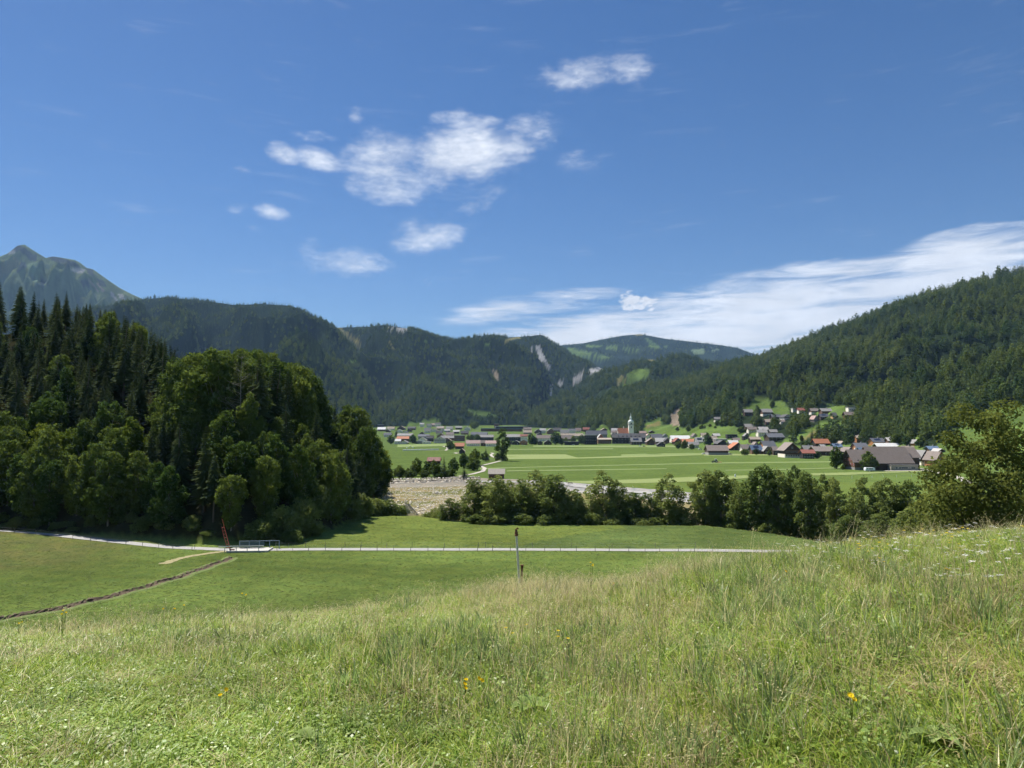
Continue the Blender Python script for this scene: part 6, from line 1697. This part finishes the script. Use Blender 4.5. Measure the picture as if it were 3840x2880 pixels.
for i in range(2):                                                                                                             # 17-18 yellow daisies
    g = tuft('z', 70 + i, 34, .12, .07, .22, .0042, GREEN); r = g.r
    for k in range(3):
        a = r.uniform(0, 6.28); q = r.uniform(.02, .1); h = r.uniform(.18, .32); tip = g.blade(q * math.cos(a), q * math.sin(a), h, .002, r.uniform(.05, .3), a, jit(GREEN[0], r), 2, .1)
        for e in range(10):
            b = 6.283 * e / 10; cb2, sb2 = math.cos(b), math.sin(b); L_ = .017
            g.quad([(tip[0], tip[1], tip[2]), (tip[0] + L_ * .7 * cb2 - .005 * sb2, tip[1] + L_ * .7 * sb2 + .005 * cb2, tip[2] + .004), (tip[0] + L_ * cb2, tip[1] + L_ * sb2, tip[2] + .006), (tip[0] + L_ * .7 * cb2 + .005 * sb2, tip[1] + L_ * .7 * sb2 - .005 * cb2, tip[2] + .004)], jit((.80, .60, .03), r, .1))
    g.obj('m6_yellow_%d' % i, meadow_col)
for i in range(2):                                                                                                             # 19-20 tall seeding grass
    g = GB(80 + i); r = g.r
    for k in range(7):
        a = r.uniform(0, 6.28); q = r.uniform(.0, .12); h = r.uniform(.30, .62); col = jit(r.choice([STRAW[0], STRAW[1], (.26, .27, .11)]), r); az_ = r.uniform(0, 6.28)
        le = r.uniform(.1, .45); tip = g.blade(q * math.cos(a), q * math.sin(a), h, .002, le, az_, col, 4, .3)
        for e in range(9):
            t = 1 - e * .022; g.leaf((q * math.cos(a) + math.cos(az_) * le * h * t ** 1.8 + r.gauss(0, .006 + .001 * e), q * math.sin(a) + math.sin(az_) * le * h * t ** 1.8 + r.gauss(0, .006 + .001 * e), h * (t - .3 * le * t ** 3 * .6)), .012, col, .35)
    for k in range(14): a = r.uniform(0, 6.28); g.blade(.1 * math.cos(a), .1 * math.sin(a), r.uniform(.08, .24), .0032, r.uniform(.2, .7), a, jit(r.choice(GREEN), r))
    g.obj('m7_seed_%d' % i, meadow_col)
INST[meadow_col.name] = instancer(meadow_col)

rg = np.random.default_rng(99)
gx_, gy_ = [], []
for r0, r1, dens in ((0.5, 4, 120), (4, 7, 95), (7, 11, 62), (11, 16, 46), (16, 23, 30), (23, 32, 14), (32, 44, 5)):
    for a0, a1, k in ((-44, 44, 1.0), (44, 100, .55), (-100, -44, .55)) + (((100, 260, .4),) if r1 <= 11 else ()):
        n = int(R(a1 - a0) / 2 * (r1 ** 2 - r0 ** 2) * dens * k)
        rr_, aa_ = np.sqrt(rg.uniform(r0 ** 2, r1 ** 2, n)), rg.uniform(R(a0), R(a1), n); gx_.append(rr_ * np.sin(aa_)); gy_.append(rr_ * np.cos(aa_))
gx_, gy_ = np.concatenate(gx_), np.concatenate(gy_); R_ = np.hypot(gx_, gy_); gz_ = ground_z(gx_, gy_)
qx, qy = proj(gx_, np.maximum(gy_, .3 * R_), gz_)
n = len(R_)
pn = fbm(gx_, gy_, 1.6, 3, 40); pn2 = fbm(gx_, gy_, 2.6, 3, 41); pn3 = fbm(gx_, gy_, 1.1, 2, 42)
def bump(x, a, b, s): return np.clip((x - a) / s, 0, 1) * np.clip((b - x) / s, 0, 1)
dryw = bump(qx, 1700, 2650, 250) * bump(qy, 2120, 2440, 90)
straw = bump(qx, 3350, 4100, 150) * bump(qy, 2440, 2700, 70)
W = np.zeros((n, 8))
W[:, 0] = 1.0 + .7 * pn
W[:, 1] = .05 + .2 * np.clip(pn2, 0, 1) + .9 * bump(qx, 2650, 3150, 120) * bump(qy, 2120, 2480, 80)
W[:, 2] = .07 + .35 * np.clip(pn3 - .1, 0, 1) + .75 * dryw
W[:, 3] = .42 + .9 * np.clip(-pn2, 0, 1) + 1.5 * bump(qx, -600, 1500, 250) * np.clip((qy - 2560) / 120, 0, 1)
W[:, 4] = .10 + .5 * np.clip(pn3 - .25, 0, 1) + 3.0 * straw + .4 * dryw
W[:, 5] = .0 + .22 * np.clip((qx - 2900) / 350, 0, 1) * np.clip((2400 - qy) / 150, 0, 1) * np.clip(.7 + pn, 0, 2) + .18 * bump(qx, 3350, 4200, 150) * bump(qy, 2110, 2280, 50)
W[:, 6] = .001 + .10 * np.clip((qx - 2950) / 300, 0, 1) * np.clip((2190 - qy) / 120, 0, 1)
W[:, 7] = .02 + .16 * bump(qx, 1700, 3300, 200) * bump(qy, 2100, 2500, 100) + .05 * np.clip((2450 - qy) / 150, 0, 1)
W = np.clip(W, 0, None); W /= W.sum(1, keepdims=True)
pick = (rg.uniform(0, 1, (n, 1)) > np.cumsum(W, 1)).sum(1).clip(0, 7)
first = np.array([0, 4, 6, 9, 12, 14, 17, 19]); cnt = np.array([4, 2, 3, 3, 2, 3, 2, 2])
idx = first[pick] + (rg.uniform(0, 1, n) * cnt[pick]).astype(int)
s = rg.uniform(.75, 1.25, n) * (1 + np.clip((R_ - 6) / 40, 0, .3)) * np.clip(.3 + R_ / 6.0, .45, .92)
sz = .64 * s * np.clip(1 + .45 * pn2 + .35 * pn3, .35, 1.8) * np.where(qx < 900, 1.0, 1.0)
scl = np.stack([s * (1 + np.clip((R_ - 8) / 25, 0, .7)), s * (1 + np.clip((R_ - 8) / 25, 0, .7)), sz], -1)
rot = np.stack([rg.normal(0, .08, n), rg.normal(0, .08, n), rg.uniform(0, 6.28, n)], -1)
scatter('meadow_grass', meadow_col, np.stack([gx_, gy_, gz_ - .01], -1), idx, rot, scl, 'tall flowering meadow grass covering the near hillside', 'grass')
print('GRASS', n)

# short aftermath grass on the mown meadow: low bright and dark tufts
short_col = bpy.data.collections.new('short_grass_kinds')        # never linked to the scene
for i in range(3):
    g = GB(120 + i); r = g.r
    for k in range(16):
        q = .22 * math.sqrt(r.random()); a = r.uniform(0, 6.28); c_ = jit(r.choice([(0.165, 0.215, 0.055), (0.125, 0.175, 0.045), (0.20, 0.235, 0.075)]), r)
        g.blade(q * math.cos(a), q * math.sin(a), r.uniform(.05, .13), .016, r.uniform(.3, 1.2), r.uniform(0, 6.28), c_, 2, .5)
    g.obj('s_short_%d' % i, short_col)
INST[short_col.name] = instancer(short_col)
m_ = 34000
qx_, qy_ = rg.uniform(-40, 3200, m_), 1925 + 470 * rg.uniform(0, 1, m_) ** 1.15
k_ = -EYE_Z / (F * st + (CY - qy_) * ct); X_ = (qx_ - CX) * k_; Y_ = (F * ct - (CY - qy_) * st) * k_
Z_ = ground_z(X_, Y_); rd_y = np.interp(qx_, [CX + F * p[0] / p[1] for p in ROAD], [p[1] for p in ROAD]); u_ = X_ / Y_
ok = (near_hill(X_, Y_) < -1) & (np.abs(Y_ - rd_y) > 1.9) & (left_hill(X_, Y_) <= 0) & (Y_ < river_near(u_) - 1)
X_, Y_, Z_ = X_[ok], Y_[ok], Z_[ok]; m_ = len(X_); s_ = rg.uniform(.6, 1.3, m_)
scatter('short_grass', short_col, np.stack([X_, Y_, Z_], -1), rg.integers(0, 3, m_), np.stack([np.zeros(m_), np.zeros(m_), rg.uniform(0, 6.28, m_)], -1), np.stack([s_, s_, s_ * rg.uniform(.6, 1.5, m_)], -1), 'short mown grass on the meadows beside the road', 'grass')

# ------------------------------------------------------------------ single plants one can pick out
def near_at(px, py, up=.3):
    a, b, c = ray(px, py); Y = np.linspace(1.5, 45, 4000); k = Y / b; X, Z = a * k, EYE_Z + c * k; g = ground_z(X, Y) + up
    h = np.nonzero(Z <= g)[0]; i = h[0] if len(h) else int(np.argmin(Z - g)); return float(X[i]), float(Y[i]), float(ground_z(X[i], Y[i])), float(Z[i])
M['petal'] = mat_leaf('yellow_petal', (0.75, 0.56, 0.02), (0.82, 0.65, 0.04), 0.3)
M['stem'] = mat_leaf('flower_stem', (0.10, 0.15, 0.035), (0.14, 0.18, 0.04), 0.2)
M['dock'] = mat_leaf('dock_leaf', (0.20, 0.28, 0.08), (0.30, 0.37, 0.14), 0.35)
def yellow_flower(px, py, label, heads=1, up=.2):
    X, Y, g, z = near_at(px, py, up); r = random.Random(int(px)); z = max(z, g + .15)
    t = thing('yellow_flower', label, 'flower', (X, Y, g), r.random(), 'yellow meadow flowers')
    for k in range(heads):
        tip = Vector((r.gauss(0, .03) if k else 0, r.gauss(0, .03) if k else 0, z - g - (r.uniform(0, .05) if k else 0)))
        obj('stem', MB().tube([(0, 0, 0), (tip.x * .4, tip.y * .4, tip.z * .55), tuple(tip)], [.003, .0025, .002], 5).mesh('stem', M['stem']), t)
        b = MB()
        for e in range(13):
            a = 6.283 * e / 13; c2, s2 = math.cos(a), math.sin(a); L_ = .016
            b.add([(0, 0, 0), (L_ * .7 * c2 - .006 * s2, L_ * .7 * s2 + .006 * c2, .006), (L_ * c2, L_ * s2, .009), (L_ * .7 * c2 + .006 * s2, L_ * .7 * s2 - .006 * c2, .006)], [(0, 1, 2, 3)])
        b.lathe([(.008, 0), (.008, .004), (.004, .007)], 8)
        h = obj('flower_head', b.mesh('flower_head', M['petal']), t, tip); h.rotation_euler = (r.gauss(.5, .25), r.gauss(0, .25), 0)
for px, py, lab, hd in ((826, 2608, 'lower of two yellow flowers in the lower left grass', 1), (849, 2587, 'upper of two yellow flowers in the lower left grass', 1), (1747, 2550, 'left cluster of small yellow flowers in the middle grass', 3), (1796, 2546, 'right pair of yellow flowers in the middle grass', 2),
                        (908, 2226, 'single tall yellow flower rising before the lower field', 2), (690, 2270, 'yellow flower in front of the ditch field, right one of three', 1), (655, 2283, 'yellow flower in front of the ditch field, middle one of three', 1), (613, 2283, 'yellow flower in front of the ditch field, left one of three', 1),
                        (236, 2290, 'yellow flower cluster against the dark ditch at left', 3), (70, 2338, 'yellow flowers at the far left edge of the grass', 2), (2301, 2187, 'bright yellow flower cluster in the dry grass', 4), (2215, 2110, 'yellow flowers above the dry grass near the standpipe', 3),
                        (2948, 2143, 'lone yellow flower before the white yarrow', 1), (3546, 2133, 'yellow flower among the yarrow at right', 2), (3190, 2610, 'small yellow flowers in the lower right grass', 2)):
    yellow_flower(px, py, lab, hd)
def dock(px, py, label, nl, seed, L0=.2):
    X, Y, g, z = near_at(px, py, .08); r = random.Random(seed); t = thing('dock_plant', label, 'plant', (X, Y, g), 0, 'broad-leaved plants in the grass')
    for k in range(nl):
        a = 6.283 * k / nl + r.gauss(0, .3); L_ = L0 * r.uniform(.5, .95); w = L_ * .22; b = MB(); pts = []
        for q in range(6):
            u = q / 5; x = L_ * u * (1 - .15 * u); zz = .06 + L_ * (.75 * u - .55 * u * u) ; ww = w * math.sin(math.pi * min(.97, .08 + .92 * u)) ** .7
            pts.append([(x, -ww, zz + ww * .35), (x, 0, zz), (x, ww, zz + ww * .35)])
        vs = [p for row in pts for p in row]; fs = []
        for q in range(5):
            for e in range(2): fs.append((q * 3 + e, q * 3 + e + 1, q * 3 + e + 4, q * 3 + e + 3))
        b.add(vs, fs); obj('leaf', b.mesh('leaf', M['dock']), t, None, a)
dock(1990, 2650, 'broad-leaved dock plant in the middle of the near grass', 12, 1, .2); dock(1920, 2770, 'dock plant low in the near grass below the larger one', 8, 2, .15); dock(2230, 2625, 'pale-leaved plant right of the large dock', 7, 3, .16)
dock(1160, 2760, 'pale broad leaves in the lower left grass', 7, 4, .15); dock(3520, 2760, 'broad-leaved plant in the lower right corner grass', 9, 5, .17); dock(2630, 2570, 'grey-green leafy plant right of the middle grass', 7, 6, .15)

# ------------------------------------------------------------------ pale day moon, far outside the air of the valley
mo_m, nt = new_mat('painted_moon_glow')
g_ = nt.nodes.new('ShaderNodeNewGeometry'); vd = nt.nodes.new('ShaderNodeVectorMath'); vd.operation = 'DOT_PRODUCT'
nt.links.new(g_.outputs['Normal'], vd.inputs[0]); vd.inputs[1].default_value = Vector((-.62, .52, .59)).normalized()
k_ = E(nt, vd.outputs['Value']).sstep(-.05, .35) * .22  # sunlit side of the moon painted as a mask from the surface normal
em = nt.nodes.new('ShaderNodeEmission'); em.inputs['Color'].default_value = (.75, .86, 1, 1); em.inputs['Strength'].default_value = .8  # emission stands in for the sunlight the moon reflects
tr_ = nt.nodes.new('ShaderNodeBsdfTransparent'); mx_ = nt.nodes.new('ShaderNodeMixShader')
nt.links.new(k_.s, mx_.inputs[0]); nt.links.new(tr_.outputs[0], mx_.inputs[1]); nt.links.new(em.outputs[0], mx_.inputs[2]); out(nt, mx_.outputs[0])
mp_ = at_y(1602, 1058, 22000.); mr = 13.0 / F * 22000
mn = MB().lathe([(mr * math.sin(math.pi * (k + .02) / 16.04), -mr * math.cos(math.pi * (k + .02) / 16.04)) for k in range(17)], 32).mesh('moon', mo_m)
mn.polygons.foreach_set('use_smooth', [True] * len(mn.polygons))
tag(obj('moon', mn, None, mp_), 'faint thin crescent moon in the blue sky left of centre', 'moon')
